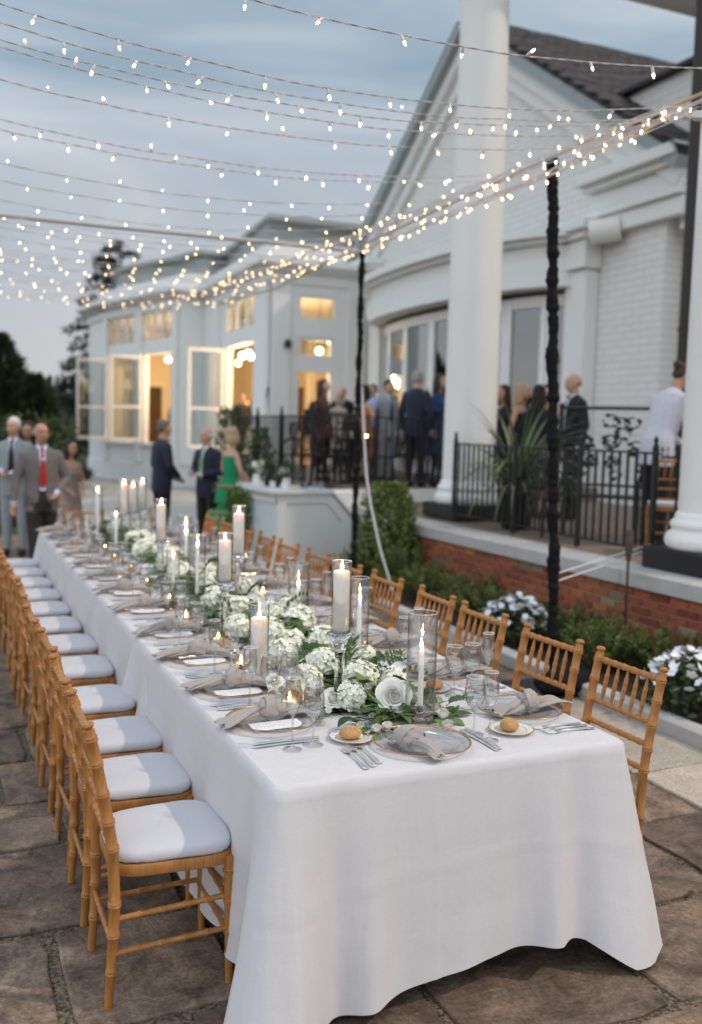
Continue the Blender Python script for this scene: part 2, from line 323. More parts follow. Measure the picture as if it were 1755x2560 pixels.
# ================================================================ THE SETTING
def stone_mat(name, c1, c2, c3):
    m = bpy.data.materials.new(name); m.use_nodes = True; t = m.node_tree; b = t.nodes['Principled BSDF']; L = t.links.new
    tc = N(t, 'ShaderNodeTexCoord'); oi = N(t, 'ShaderNodeObjectInfo'); ad = N(t, 'ShaderNodeVectorMath', operation='ADD'); mu = N(t, 'ShaderNodeVectorMath', operation='SCALE'); mu.inputs['Scale'].default_value = 37
    cx = N(t, 'ShaderNodeCombineXYZ'); L(oi.outputs['Random'], cx.inputs[0]); L(oi.outputs['Random'], cx.inputs[1]); L(cx.outputs[0], mu.inputs[0]); L(tc.outputs['Object'], ad.inputs[0]); L(mu.outputs[0], ad.inputs[1])
    n1 = N(t, 'ShaderNodeTexNoise'); n1.inputs['Scale'].default_value = 4.5; n1.inputs['Detail'].default_value = 12; n1.inputs['Roughness'].default_value = .68; n1.inputs['Distortion'].default_value = .5; L(ad.outputs[0], n1.inputs[0])
    r1 = N(t, 'ShaderNodeValToRGB'); r1.color_ramp.elements[0].position = .36; r1.color_ramp.elements[1].position = .68; r1.color_ramp.elements[0].color = (*c1, 1); r1.color_ramp.elements[1].color = (*c2, 1); L(n1.outputs[0], r1.inputs[0])
    # pale scrape marks left by chair feet
    mp_ = N(t, 'ShaderNodeMapping'); mp_.inputs['Scale'].default_value = (1, 1, 1); L(ad.outputs[0], mp_.inputs[0])
    last = r1.outputs[0]
    for k, (ang, scl) in enumerate(((.6, 9), (2.2, 11), (1.3, 7))):
        mp_ = N(t, 'ShaderNodeMapping'); mp_.inputs['Rotation'].default_value = (0, 0, ang); mp_.inputs['Scale'].default_value = (3, 90, 1); L(ad.outputs[0], mp_.inputs[0])
        w = N(t, 'ShaderNodeTexNoise'); w.inputs['Scale'].default_value = 1.6; w.inputs['Detail'].default_value = 3; w.inputs['Distortion'].default_value = 1.6; L(mp_.outputs[0], w.inputs[0])
        rr = N(t, 'ShaderNodeValToRGB'); rr.color_ramp.elements[0].position = .66; rr.color_ramp.elements[1].position = .72; L(w.outputs[0], rr.inputs[0])
        fac = N(t, 'ShaderNodeMath', operation='MULTIPLY'); fac.inputs[1].default_value = .36; L(rr.outputs[0], fac.inputs[0])
        mxx = N(t, 'ShaderNodeMixRGB'); mxx.inputs[2].default_value = (*c3, 1); L(fac.outputs[0], mxx.inputs[0]); L(last, mxx.inputs[1]); last = mxx.outputs[0]
    hs = N(t, 'ShaderNodeHueSaturation'); mr = N(t, 'ShaderNodeMapRange'); mr.inputs['To Min'].default_value = .72; mr.inputs['To Max'].default_value = 1.3; L(oi.outputs['Random'], mr.inputs[0]); L(mr.outputs[0], hs.inputs['Value']); L(last, hs.inputs['Color']); L(hs.outputs[0], b.inputs['Base Color'])
    b.inputs['Roughness'].default_value = .62
    sk = N(t, 'ShaderNodeTexNoise'); sk.inputs['Scale'].default_value = 55; sk.inputs['Detail'].default_value = 6; sk.inputs['Roughness'].default_value = .7; L(ad.outputs[0], sk.inputs[0])
    skr = N(t, 'ShaderNodeValToRGB'); skr.color_ramp.elements[0].position = .36; skr.color_ramp.elements[1].position = .64; skr.color_ramp.elements[0].color = (.55, .52, .5, 1); skr.color_ramp.elements[1].color = (1.3, 1.28, 1.25, 1); L(sk.outputs[0], skr.inputs[0])
    skm = N(t, 'ShaderNodeMixRGB', blend_type='MULTIPLY'); skm.inputs[0].default_value = .75; L(hs.outputs[0], skm.inputs[1]); L(skr.outputs[0], skm.inputs[2]); L(skm.outputs[0], b.inputs['Base Color'])
    n2 = N(t, 'ShaderNodeTexNoise'); n2.inputs['Scale'].default_value = 14; n2.inputs['Detail'].default_value = 8; L(ad.outputs[0], n2.inputs[0])
    bu = N(t, 'ShaderNodeBump'); bu.inputs['Strength'].default_value = .9; bu.inputs['Distance'].default_value = .016; L(n2.outputs[0], bu.inputs['Height']); L(bu.outputs[0], b.inputs['Normal'])
    return m
MT['flag'] = stone_mat('flagstone', (.075, .050, .034), (.33, .238, .172), (.50, .40, .30))
MT['flagl'] = stone_mat('pale_flagstone', (.42, .36, .295), (.56, .485, .405), (.6, .53, .45))
MT['joint'] = mat('gritty_joint', (.06, .044, .03), .95, noise=(60, .12, (.30, .235, .16)), bump=(120, .9, .02))
MT['grass'] = mat('lawn', (.022, .036, .012), .9, noise=(3, .3, (.035, .055, .018)), bump=(80, .8, .03))

struct(obj('ground', G().add([(-400, -200, -.06), (500, -200, -.06), (500, 700, -.06), (-400, 700, -.06)], [(0, 1, 2, 3)]), 'grass'))
patio = struct(obj('patio', G().box((-.5, 7, -.034), (9.15, 18, .04)), 'joint'))
struct(obj('garden_path', G().add([(1.2, 15.9, -.05), (9, 15.9, -.05), (9, 29.5, -.05), (4.2, 36, -.05), (3.2, 30, -.05), (2.6, 22, -.05)], [(0, 1, 2, 3, 4, 5)]), mat('pale_gravel_path', (.36, .36, .35), .9, noise=(8, .3, (.44, .44, .42)), bump=(60, .5, .01))))
def flagstone(x0, x1, y0, y1, m):
    pts = []; cx, cy = (x0+x1)/2, (y0+y1)/2; hw, hh = (x1-x0)/2, (y1-y0)/2
    cs = [(-1, -1), (1, -1), (1, 1), (-1, 1)]
    for i in range(4):
        a, b = cs[i], cs[(i+1) % 4]
        for k in range(5):
            t = k/5; pts.append(((a[0]+(b[0]-a[0])*t)*hw+rnd(-.009, .009), (a[1]+(b[1]-a[1])*t)*hh+rnd(-.009, .009)))
    # knock the corners back a little
    for i in (0, 5, 10, 15): pts[i] = (pts[i][0]*.975, pts[i][1]*.975)
    n = len(pts); dz = rnd(-.003, .003); rings = []
    for k, z in ((1, -.02), (1, -.007), (.988, dz-.001), (.97, dz)): rings.append([(x*k, y*k, z) for x, y in pts])
    g = G(); vs = [p for r_ in rings for p in r_]; fs = [tuple(range(3*n, 4*n))]
    fs += [(r_*n+i, r_*n+(i+1) % n, (r_+1)*n+(i+1) % n, (r_+1)*n+i) for r_ in range(3) for i in range(n)]
    g.add(vs, fs); obj('flagstone', g, m, patio, (cx, cy, 0), smooth=False)
rng = random.Random(5); y = .8
def ru(a, b): return rng.uniform(a, b)
while y < 15.6:
    d = ru(.5, .78); x = -2.9-ru(0, .7)
    while x < 3.3:
        w = ru(.55, 1.12)
        if x+w > 3.1: w = 3.42-x
        jn = .018
        if d > .66 and rng.random() < .35:
            c = ru(.4, .6)*d
            flagstone(x+jn, x+w-jn, y+jn, y+c-jn, 'flag'); flagstone(x+jn, x+w-jn, y+c+jn, y+d-jn, 'flag')
        else: flagstone(x+jn, x+w-jn, y+jn, y+d-jn, 'flag')
        x += w
    y += d
y = 1.2
while y < 15:
    d = ru(.7, 1.15); flagstone(3.44, 4.055, y+.012, y+d-.012, 'flagl' if ru(0, 1) < .75 else 'flag'); y += d

# kerb, bed, brick retaining wall
kerb = thing('garden_kerb', 'low grey stone kerb edging the planting bed', 'kerb', (4.13, 0, 0))
y = 1.5; ks = []
while y < 13:
    L = ru(.85, 1.25); obj('kerb_stone', G().rbox((0, y+L/2, .037), (.125, L-.012, .126), .014), 'stone', kerb); y += L
g = G(); P = []
for i in range(60):
    row = []
    for j in range(8):
        xx = 4.195+j*.13; yy = 1.5+i*.2; row.append((xx, yy, .05+.05*mnoise.noise(Vector((xx*3, yy*3, 0)))+.02*j/7))
    P.append(row)
bed = struct(obj('planting_bed', g.grid(P), 'soil'))
WX = 5.12; ZC = .605; ZT = .742
MT['brick'] = vary(mat('red_brick', (.27, .068, .027), .85, noise=(12, .25, (.35, .11, .046)), bump=(60, .4, .006)), .35, .012)
MT['brickt'] = vary(mat('tan_brick', (.24, .165, .10), .85, noise=(12, .25, (.3, .22, .14)), bump=(60, .4, .006)), .2)
MT['mortar'] = mat('mortar', (.42, .34, .30), .95, bump=(90, .4, .005))
bw = thing('brick_retaining_wall', 'low red brick retaining wall with grey coping below the iron railing', 'wall', (WX, 0, 0))
obj('mortar_core', G().box((.10, 7.2, ZC/2), (.19, 11.2, ZC-.002)), 'mortar', bw)
bg_ = G().rbox((0, 0, 0), (.03, .193, .0575), .004); bme = obj('brick', bg_, 'brick', bw, smooth=False); bme_t = None
first = True; nb = 0
for r_ in range(9):
    z = ZC-.004-.0677*(r_+.5); off = .1015 if r_ % 2 else 0
    y = 3.4+off
    while y < 10.3 and r_ < 8:
        if first: o = bme; first = False
        else: o = bme.copy(); C.objects.link(o)
        o.location = (.006+ru(-.0015, .0015), y, z); nb += 1
        if ru(0, 1) < .07:
            if bme_t is None: bme_t = bme.data.copy(); bme_t.materials[0] = MT['brickt']
            o.data = bme_t
        y += .2035
y = 1.6
while y < 12.6:
    L = min(ru(1.3, 1.7), 12.7-y); obj('coping_stone', G().rbox((.16, y+L/2, (ZC+ZT)/2), (.40, L-.008, ZT-ZC), .012), 'stone', bw); y += L
MT['tfloor'] = mat('terrace_paving', (.20, .145, .105), .85, noise=(5, .3, (.27, .20, .15)), bump=(40, .3, .01))
struct(obj('terrace', G().box((12.7, 6.8, .36), (14.64, 11.6, .738)), 'tfloor'))
struct(obj('upper_terrace', G().prism([(5.5, 12.6), (12, 12.6), (12, 22), (7.44, 22), (7.0, 17.6), (5.9, 15.2)], -.03, .95), MT['tfloor'], smooth=False))
ut = thing('terrace_steps', 'white painted steps rising beside the portico column', 'steps', (0, 0, 0))
for k in range(3): obj('step', G().rbox((5.05, 11.7+.3*k, .16+.155*k), (.9, .296, .32+.31*k), .01), 'white', ut)
obj('riser_panel', G().rbox((6.3, 12.585, .845), (3.0, .03, .2), .005), 'white', ut)

# portico columns
def column(label, x, y, h=7.6):
    t = thing('portico_column', label, 'column', (x, y, .741))
    obj('plinth', G().rbox((0, 0, .09), (.84, .84, .18), .01), 'iron', t)
    pr = [(.40, .182), (.42, .21), (.425, .25), (.41, .30), (.375, .325), (.372, .345), (.385, .36), (.388, .385), (.37, .41), (.352, .42), (.35, .45), (.335, .475)]
    obj('base', G().lathe(pr, 40), 'whitew', t, angle=60)
    hh = h-.741; prof = []
    for i in range(25):
        u = i/24; prof.append((.328-.045*u**1.6, .475+(hh-.475)*u))
    obj('shaft', G().lathe(prof, 48), 'whitew', t)
    return t
column('round white portico column beside the arching spiky plant', 6.13, 10.27)
column('round white portico column next to the waiter in the white shirt', 5.76, 5.71)
pb = tag(obj('portico_beam', G().rbox((7.85, 10.1, 7.95), (4.6, 1.04, .7), .02), mat('grey_soffit_paint', (.52, .49, .46), .6)), 'painted beam joining the portico column head to the house', 'beam')  # one even warm grey paint over the whole beam
tag(obj('drain_pipe', G().lathe([(.075, .742), (.075, 3.0), (.085, 3.0), (.085, 3.06), (.075, 3.06), (.075, 7.3)], 12, c=(7.77, 8.39, 0)), mat('bronze_pipe', (.03, .02, .016), .5)), 'dark bronze drain pipe rising behind the portico column', 'pipe')

# ---------------------------------------------------------------- gabled house
def painted_brick():
    m = mat('white_painted_brick', (.82, .80, .755), .6); t = m.node_tree; b = t.nodes['Principled BSDF']; L = t.links.new
    tc = N(t, 'ShaderNodeTexCoord'); sx = N(t, 'ShaderNodeSeparateXYZ'); cx = N(t, 'ShaderNodeCombineXYZ'); L(tc.outputs['Object'], sx.inputs[0]); L(sx.outputs[1], cx.inputs[0]); L(sx.outputs[2], cx.inputs[1])
    br = N(t, 'ShaderNodeTexBrick'); br.inputs['Scale'].default_value = 1; br.inputs['Brick Width'].default_value = .42; br.inputs['Row Height'].default_value = .115; br.inputs['Mortar Size'].default_value = .012; br.inputs['Mortar Smooth'].default_value = .6
    br.inputs['Color1'].default_value = (.825, .80, .755, 1); br.inputs['Color2'].default_value = (.79, .77, .73, 1); br.inputs['Mortar'].default_value = (.64, .625, .60, 1)
    L(cx.outputs[0], br.inputs[0]); L(br.outputs[0], b.inputs['Base Color'])
    bu = N(t, 'ShaderNodeBump'); bu.inputs['Strength'].default_value = .5; bu.inputs['Distance'].default_value = .012; bu.invert = True; L(br.outputs['Fac'], bu.inputs['Height']); L(bu.outputs[0], b.inputs['Normal'])
    return m
MT['pbrick'] = painted_brick()
MT['slate'] = vary(mat('dark_slate', (.028, .024, .024), .6, noise=(3, .3, (.09, .07, .062)), bump=(30, .3, .01)), .1)
MT['greytrim'] = mat('grey_green_trim', (.33, .365, .355), .6)
MT['warmwall'] = mat('warm_interior_paint', (.80, .68, .48), .8)
GY0, GY1, GYA, GZE, GZA = 11.3, 22.2, 17.0, 6.0, 9.75
house = thing('gabled_house', 'white painted brick house with a tall gable and slate roof', 'house', (10, 0, 0))
def gpoly(y0, y1, ze, za, ya): return [(y0, .5), (y1, .5), (y1, ze), (ya, za), (y0, ze)]
def yz_prism(poly, x0, x1, m=0, g=None):
    g = g or G(); n = len(poly); vs = [(x0, a, b) for a, b in poly]+[(x1, a, b) for a, b in poly]
    return g.add(vs, [tuple(range(n)), tuple(range(2*n-1, n-1, -1))]+[(i, n+i, n+(i+1) % n, (i+1) % n) for i in range(n)], m)
# gable wall pieces around the wide bowed doorway (y 13.4..20.6, z up to 4.25)
g = G(); yz_prism([(GY0, .5), (13.3, .5), (13.3, 4.3), (GY0, 4.3)], 0, .3, 0, g); yz_prism([(20.7, .5), (GY1, .5), (GY1, 4.3), (20.7, 4.3)], 0, .3, 0, g)
yz_prism([(GY0, 4.3), (GY1, 4.3), (GY1, GZE), (GYA, GZA), (GY0, GZE)], 0, .3, 0, g)
obj('wall', g, 'pbrick', house, smooth=False)
obj('side_wall', G().box((1.0, GY0+.16, 3.2), (1.38, .3, 5.4)), 'pbrick', house, smooth=False)
def rake(ya, za, yb, zb, x0, x1, t0, t1, m, name, par):
    d = Vector((0, yb-ya, zb-za)).normalized(); nn = Vector((0, -d.z, d.y)); nn = nn if nn.z > 0 else -nn
    A, B = Vector((0, ya, za)), Vector((0, yb, zb)); q = [A+nn*t0, B+nn*t0, B+nn*t1, A+nn*t1]
    return obj(name, yz_prism([(p.y, p.z) for p in q], x0, x1), m, par, smooth=False)
for ya, yb in ((GY0-.55, GYA), (GY1+.55, GYA)):
    za = GZE-.55*(GZA-GZE)/(GYA-GY0)
    rk = rake(ya, za, yb, GZA, -.42, .02, -.02, .16, 'greytrim', 'rake_cornice', house)
    rake(ya, za, yb, GZA, -.26, .01, -.26, -.022, 'white', 'rake_fascia', house); rake(ya, za, yb, GZA, -.12, .008, -.52, -.262, 'white', 'rake_frieze', house)
    rake(ya, za, yb, GZA, -.40, 9, .162, .24, mat('roof_deck', (.05, .045, .045), .8), 'roof', house)
# slates on the slope that faces the camera
g = G(); d = Vector((0, GYA-(GY0-.55), GZA-(GZE-.36))); Ls = d.length; d.normalize(); nn = Vector((0, -d.z, d.y))
rows = int(Ls/.2)
for r_ in range(rows):
    for k in range(36):
        x = -.4+k*.25+(.125 if r_ % 2 else 0); c = Vector((x, GY0-.55, GZE-.36))+d*(.2*r_+.11)+nn*(.27+ru(-.004, .008))
        rot = Matrix((Vector((1, 0, 0)), (d-nn*.06).normalized(), (nn+d*.06).normalized())).transposed()
        g.box(c, (.242, .215, .018), 0, rot=rot)
sl = obj('slates', g, 'slate', house, smooth=False); sl['kind'] = 'stuff'
# cornice returns at the eaves
for yc, w in ((GY0+.55, 1.9), (GY1-.35, 1.2)):
    for z0, z1, pr_ in ((5.02, 5.3, .16), (5.302, 5.42, .24), (5.422, 5.7, .20), (5.702, 5.8, .34), (5.802, 5.98, .46)):
        obj('cornice_return', G().rbox((-pr_/2-.002, yc, (z0+z1)/2), (pr_, w+pr_*.8, z1-z0), .015), 'white', house)
# the bowed entablature and the glass doors under it
def bow(t, k=0): # t 0..1 from the near end to the far end
    a = math.pi*t; yy = 17.0-3.75*math.cos(a)*(1+.0*k); return Vector((-1.15*math.sin(a)**.8-k, yy, 0))
def bow_strip(z0, z1, k, thick, m, name, n=28, par=house):
    Pn = [bow(i/n) for i in range(n+1)]; g = G(); top = []
    for z in ((z0, z1)): pass
    outp = []; inp = []
    for i in range(n+1):
        tn = (Pn[min(i+1, n)]-Pn[max(i-1, 0)]).normalized(); no = Vector((-tn.y, tn.x, 0)); outp.append(Pn[i]+no*k); inp.append(Pn[i]+no*(k-thick))
    P = [[p+Vector((0, 0, z0)) for p in inp], [p+Vector((0, 0, z0)) for p in outp], [p+Vector((0, 0, z1)) for p in outp], [p+Vector((0, 0, z1)) for p in inp], [p+Vector((0, 0, z0)) for p in inp]]
    return obj(name, g.grid(P), m, par, angle=30)
bow_strip(4.28, 4.66, .10, .45, 'white', 'architrave'); bow_strip(4.662, 4.98, .06, .5, 'white', 'frieze'); bow_strip(4.982, 5.06, .20, .6, 'white', 'cornice_bed'); bow_strip(5.062, 5.2, .34, .8, 'white', 'cornice')
obj('bow_roof', G().prism([(bow(i/24).x, bow(i/24).y) for i in range(25)], 5.202, 5.26), 'greytrim', house)
for yy in (13.1, 20.9):
    obj('pilaster', G().rbox((-.14, yy, 2.73), (.28, .55, 3.58), .02), 'white', house)
    for z0, z1, p_ in ((4.522, 4.98, .06), (4.982, 5.1, .14), (5.102, 5.27, .24)): obj('pilaster_cap', G().rbox((-.16-p_/2, yy, (z0+z1)/2), (.3+p_, .58+p_*2, z1-z0), .015), 'white', house)
nd = 8; door_pts = [bow(.06+.88*i/nd)*1.0+Vector((.35, 0, 0)) for i in range(nd+1)]
MT['refl'] = thin_glass('reflecting_pane', (.35, .40, .42), 1.5, 3.2)
for i in range(nd):
    a, b = door_pts[i], door_pts[i+1]; L = (b-a).length; mid = (a+b)/2; rz = math.atan2((b-a).y, (b-a).x)
    dr = obj('door', G().rbox((-L/2+.06, 0, 2.57), (.12, .09, 3.24), .008).rbox((L/2-.06, 0, 2.57), (.12, .09, 3.24), .008).rbox((0, 0, 4.1), (L-.244, .085, .2), .008).rbox((0, 0, 1.08), (L-.244, .085, .26), .008), 'whitew', house, mid, (0, 0, rz))
    obj('pane', G().box((0, 0, 2.6), (L-.25, .012, 2.79)), 'refl', dr)
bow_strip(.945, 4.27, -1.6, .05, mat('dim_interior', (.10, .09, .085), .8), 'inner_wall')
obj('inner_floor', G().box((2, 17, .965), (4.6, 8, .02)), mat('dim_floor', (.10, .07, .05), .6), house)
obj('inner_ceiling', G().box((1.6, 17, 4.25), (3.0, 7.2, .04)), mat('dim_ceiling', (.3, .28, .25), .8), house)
# rear wing to the right of the gable
rw = thing('rear_wing', 'white brick rear wing with dark coping behind the gable corner', 'house', (10.32, 0, 0))
obj('wall', G().box((.2, 9.0, 3.98), (.4, 8.3, 6.6)), 'pbrick', rw, smooth=False)
obj('coping', G().rbox((.1, 9.0, 7.33), (.46, 8.5, .1), .02), mat('dark_coping', (.03, .025, .022), .6), rw)
obj('chimney', G().rbox((1.9, 9.9, 8.6), (1.2, 1.3, 2.6), .02), mat('grey_chimney', (.10, .11, .13), .8), rw)
dsp = thing('downspout', 'white square downspout with leader head at the house corner', 'downspout', (10.2, 10.95, 0))
obj('leader_head', G().rbox((0, 0, 5.0), (.26, .34, .3), .02).rbox((0, 0, 4.78), (.2, .24, .14), .02), 'white', dsp)
obj('pipe', G().tube([(0, 0, 7.7), (0, 0, 5.16)], .06, 10).tube([(0, 0, 4.72), (0, 0, 4.45), (-.08, -.1, 4.15), (-.08, -.1, .75)], .055, 10), 'white', dsp)
fl = thing('flood_light', 'round white floodlight can mounted under the gable cornice return', 'light', (9.78, 12.35, 5.05))
q = Vector((-.75, .75, -.12)).normalized()
obj('can', G().tube([Vector((0, 0, .0))-q*.18, Vector((0, 0, 0))+q*.30], .19, 24), 'whitew', fl); obj('bracket', G().tube([(0, 0, .02), (.22, -.1, .02)], .03, 8), 'whitew', fl)

# ---------------------------------------------------------------- conservatory wing
cons = thing('conservatory', 'white bowed conservatory with lit windows and opened casements', 'building', (0, 0, 0))
def wall_run(P, Q, z0, z1, ops, thick=.24, m='white'):
    P = Vector((*P, 0)); Q = Vector((*Q, 0)); d = (Q-P); L = d.length; d.normalize(); rz = math.atan2(d.y, d.x)
    g = G(); xs = sorted(set([0, L]+[o[0] for o in ops]+[o[1] for o in ops]))
    for i in range(len(xs)-1):
        a, b = xs[i], xs[i+1]; zs = [z0]
        for o in sorted(ops, key=lambda o: o[2]):
            if o[0] <= a+1e-6 and o[1] >= b-1e-6: zs += [o[2], o[3]]
        zs.append(z1)
        for k in range(0, len(zs), 2):
            if zs[k+1]-zs[k] > .01: g.box(((a+b)/2, thick/2, (zs[k]+zs[k+1])/2), (b-a, thick, zs[k+1]-zs[k]))
    w = obj('wall', g, m, cons, P, (0, 0, rz), smooth=False); return w, P, rz
def window(w, s0, s1, za, zb, nx=1, nz=1, glass='pane', fw_=.07):
    x0, x1 = s0, s1; g = G()
    for cx_, cz_, dx, dz in (((x0+x1)/2, za+fw_/2, x1-x0, fw_), ((x0+x1)/2, zb-fw_/2, x1-x0, fw_), (x0+fw_/2, (za+zb)/2, fw_, zb-za-2*fw_), (x1-fw_/2, (za+zb)/2, fw_, zb-za-2*fw_)):
        g.rbox((cx_, .08, cz_), (dx-.002, .12, dz-.002), .006)
    f = obj('window', g, 'white', w)
    for i in range(1, nx): obj('muntin', G().rbox((x0+(x1-x0)*i/nx, .08, (za+zb)/2), (.05, .08, zb-za-2*fw_-.004), .005), 'white', f)
    for i in range(1, nz): obj('muntin', G().rbox(((x0+x1)/2, .084, za+(zb-za)*i/nz), (x1-x0-2*fw_-.004, .07, .05), .005), 'white', f)
    obj('pane', G().box(((x0+x1)/2, .09, (za+zb)/2), (x1-x0-2*fw_, .008, zb-za-2*fw_)), glass, f); return f
ZB = -.05; ZE = 5.62
path = [(10.0, 22.0), (7.44, 22.0), (7.44, 28.0), (6.6, 28.0), (5.95, 30.5), (5.28, 32.9), (5.05, 34.9), (5.7, 37.2), (7.6, 39.6)]
runs = []
def rv(o, L): return (L-o[1], L-o[0], o[2], o[3])
# walls are laid so that +y local points indoors; each run goes from the right end to the left end
ops_by = {0: [(.87, 1.87, .96, 3.21), (.88, 1.82, 3.55, 4.05), (.83, 1.83, 4.46, 5.07)],
          1: [(1.25, 3.9, 1.15, 4.0), (1.25, 3.9, 4.35, 5.2)],
          3: [(.35, 2.35, 1.25, 4.0), (.35, 2.35, 4.35, 5.3)],
          4: [(.3, 2.3, 1.25, 4.0), (.3, 2.3, 4.35, 5.3)]}
for i in range(len(path)-1):
    Pq, Qq = Vector(path[i]), Vector(path[i+1]); L = (Qq-Pq).length; ops = ops_by.get(i, [])
    # run from Q to P so that local +y (left of the direction) is the inside
    w, P0, rz = wall_run(path[i+1], path[i], ZB, ZE, [rv(o, L) for o in ops])
    runs.append((w, L, [rv(o, L) for o in ops]))
for i in (0, 1, 3, 4):
    w, L, ops = runs[i]
    if i == 0:
        for k, o in enumerate(ops):
            if k > 0: window(w, o[0], o[1], o[2], o[3])
            else: [obj('door_jamb', G().rbox((xj, .1, 2.08), (.08, .14, 2.24), .006), 'white', w) for xj in (o[0]+.04, o[1]-.04)]
    else:
        o = ops[0]; [obj('window_jamb', G().rbox((xj, .1, 2.6), (.1, .16, o[3]-o[2]-.02), .006), 'whitew', w) for xj in (o[0]+.05, o[1]-.05)]
        obj('sill', G().rbox(((o[0]+o[1])/2, -.05, o[2]-.05), (o[1]-o[0]+.2, .16, .1), .01), 'white', w)
        window(w, ops[1][0], ops[1][1], ops[1][2], ops[1][3], 3)
        # casement swung outwards on its far hinge
        W_, H_ = 1.02, o[3]-o[2]-.06
        cs = obj('casement', G().rbox((.04, 0, H_/2), (.08, .06, H_), .006).rbox((W_-.04, 0, H_/2), (.08, .06, H_), .006).rbox((W_/2, 0, .05), (W_-.164, .058, .1), .006).rbox((W_/2, 0, H_-.05), (W_-.164, .058, .1), .006).rbox((W_/2, 0, H_*.40), (W_-.164, .056, .07), .006), 'whitew', w, (o[0]+.02, -.02, o[2]+.03), (0, 0, R(-92 if i == 1 else -100)))
        obj('pane', G().box((W_/2, 0, H_/2), (W_-.16, .008, H_-.2)), 'refl2' if 'refl2' in MT else 'pane', cs)
# pilasters between the bays, cornice, plinth and roof
def run_box(i, s0, s1, z0, z1, pr_, name, m='white', ext=0):
    w, L, _ = runs[i]; obj(name, G().rbox(((s0+s1)/2, -pr_/2+.001, (z0+z1)/2), (s1-s0+ext*2, pr_, z1-z0), .012), m, w)
for i, ss in {0: ((.02, .5), (2.0, 2.5)), 1: ((.1, 1.6), (5.2, 5.9)), 2: ((.05, .79),), 3: ((.02, .26), (2.4, 2.62)), 4: ((.02, .26), (2.34, 2.58))}.items():
    for s0, s1 in ss: run_box(i, s0, s1, .6, 5.3, .09, 'pilaster')
for i in range(len(runs)):
    L = runs[i][1]
    run_box(i, 0, L, 5.3, 5.56, .06, 'architrave', ext=.05); run_box(i, 0, L, 5.562, 5.62, .16, 'cornice_bed', ext=.14); run_box(i, 0, L, 5.7, 5.86, .40, 'cornice', ext=.34); run_box(i, 0, L, 5.622, 5.698, .26, 'cornice_bed', ext=.24)
    run_box(i, 0, L, -.05, .58, .05, 'plinth', ext=.04)
def inset(pl, d):
    c = Vector((9.5, 30)); return [tuple(Vector(p)+(c-Vector(p)).normalized()*d) for p in pl]
rpoly = path+[(16, 39.6), (16, 22)]
obj('ceiling', G().prism(inset(rpoly, .3), 5.4, 5.45), mat('cream_ceiling', (.80, .72, .58), .8), cons, smooth=False)
obj('parapet', G().prism(inset(rpoly, .4), 5.87, 6.35), 'white', cons, smooth=False)
obj('roof', G().prism(inset(rpoly, 1.2), 6.352, 7.0).prism(inset(rpoly, .9), 7.002, 7.12), 'greytrim', cons, smooth=False)
obj('floor', G().prism(inset(rpoly, .26), .90, .95), mat('wood_floor', (.22, .12, .06), .5), cons, smooth=False)
obj('inner_wall', G().box((13.2, 30, 3.2), (.1, 16, 4.5)).box((10.5, 37.6, 3.2), (6, .1, 4.5)).box((11.6, 22.4, 3.2), (3.2, .1, 4.5)), 'warmwall', cons, smooth=False)
for k, (xx, yy) in enumerate(((9.6, 36.6), (12.2, 30.5), (12.2, 26.2))):
    obj('inner_trim', G().box((xx, yy-.9, 3.0), (.25, .25, 4)).box((xx, yy+.9, 3.0), (.25, .25, 4)).box((xx, yy, 4.3), (.22, 2.3, .3)), mat('cream_trim', (.8, .72, .56), .6), cons, smooth=False)
    obj('curtain', G().box((xx+.5, yy, 2.6), (.06, 1.4, 3.3)), mat('curtain_dark', (.12, .07, .03), .9), cons, smooth=False)
for x0, x1, z1 in ((7.5, 8.2, 3.3), (8.75, 9.2, 3.4), (9.9, 10.7, 3.3)):
    obj('inner_doorway', G().box(((x0+x1)/2, 37.5, (z1+.95)/2), (x1-x0, .06, z1-.95)), mat('dark_doorway', (.10, .055, .025), .8), cons, smooth=False)
    obj('inner_casing', G().box((x0-.08, 37.48, (z1+.95)/2), (.12, .1, z1-.95)).box((x1+.08, 37.48, (z1+.95)/2), (.12, .1, z1-.95)).box(((x0+x1)/2, 37.48, z1+.1), (x1-x0+.3, .1, .2)), mat('cream_casing', (.8, .72, .56), .6), cons, smooth=False)
for k, (yy, z0, z1, w) in enumerate(((33.0, 2.2, 3.6, 1.0), (30.2, .96, 3.4, 1.2), (35.2, .96, 3.4, 1.1), (31.7, 2.4, 3.3, .7))): obj('inner_picture', G().box((13.1, yy, (z0+z1)/2), (.06, w, z1-z0)), mat('picture_brown', (.16, .09, .045), .7), cons, smooth=False)
for k, (xx, yy) in enumerate(((8.2, 24.9), (8.6, 29.9), (7.6, 32.4), (9.7, 26.8), (10.6, 29.0))):
    obj('inner_table', G().lathe([(.45, .955), (.45, 1.69), (.48, 1.70), (.48, 1.73), (0, 1.73)], 20, c=(xx, yy, 0)), mat('ivory_tablecloth', (.7, .62, .5), .9), cons)
tag(obj('wall_lamp', G().lathe([(.0, 0), (.09, .02), (.1, .12), (.05, .2), (0, .22)], 12, c=(7.86, 21.86, 3.75)), 'iron'), 'small dark lantern on the conservatory wall beside the window', 'lamp')
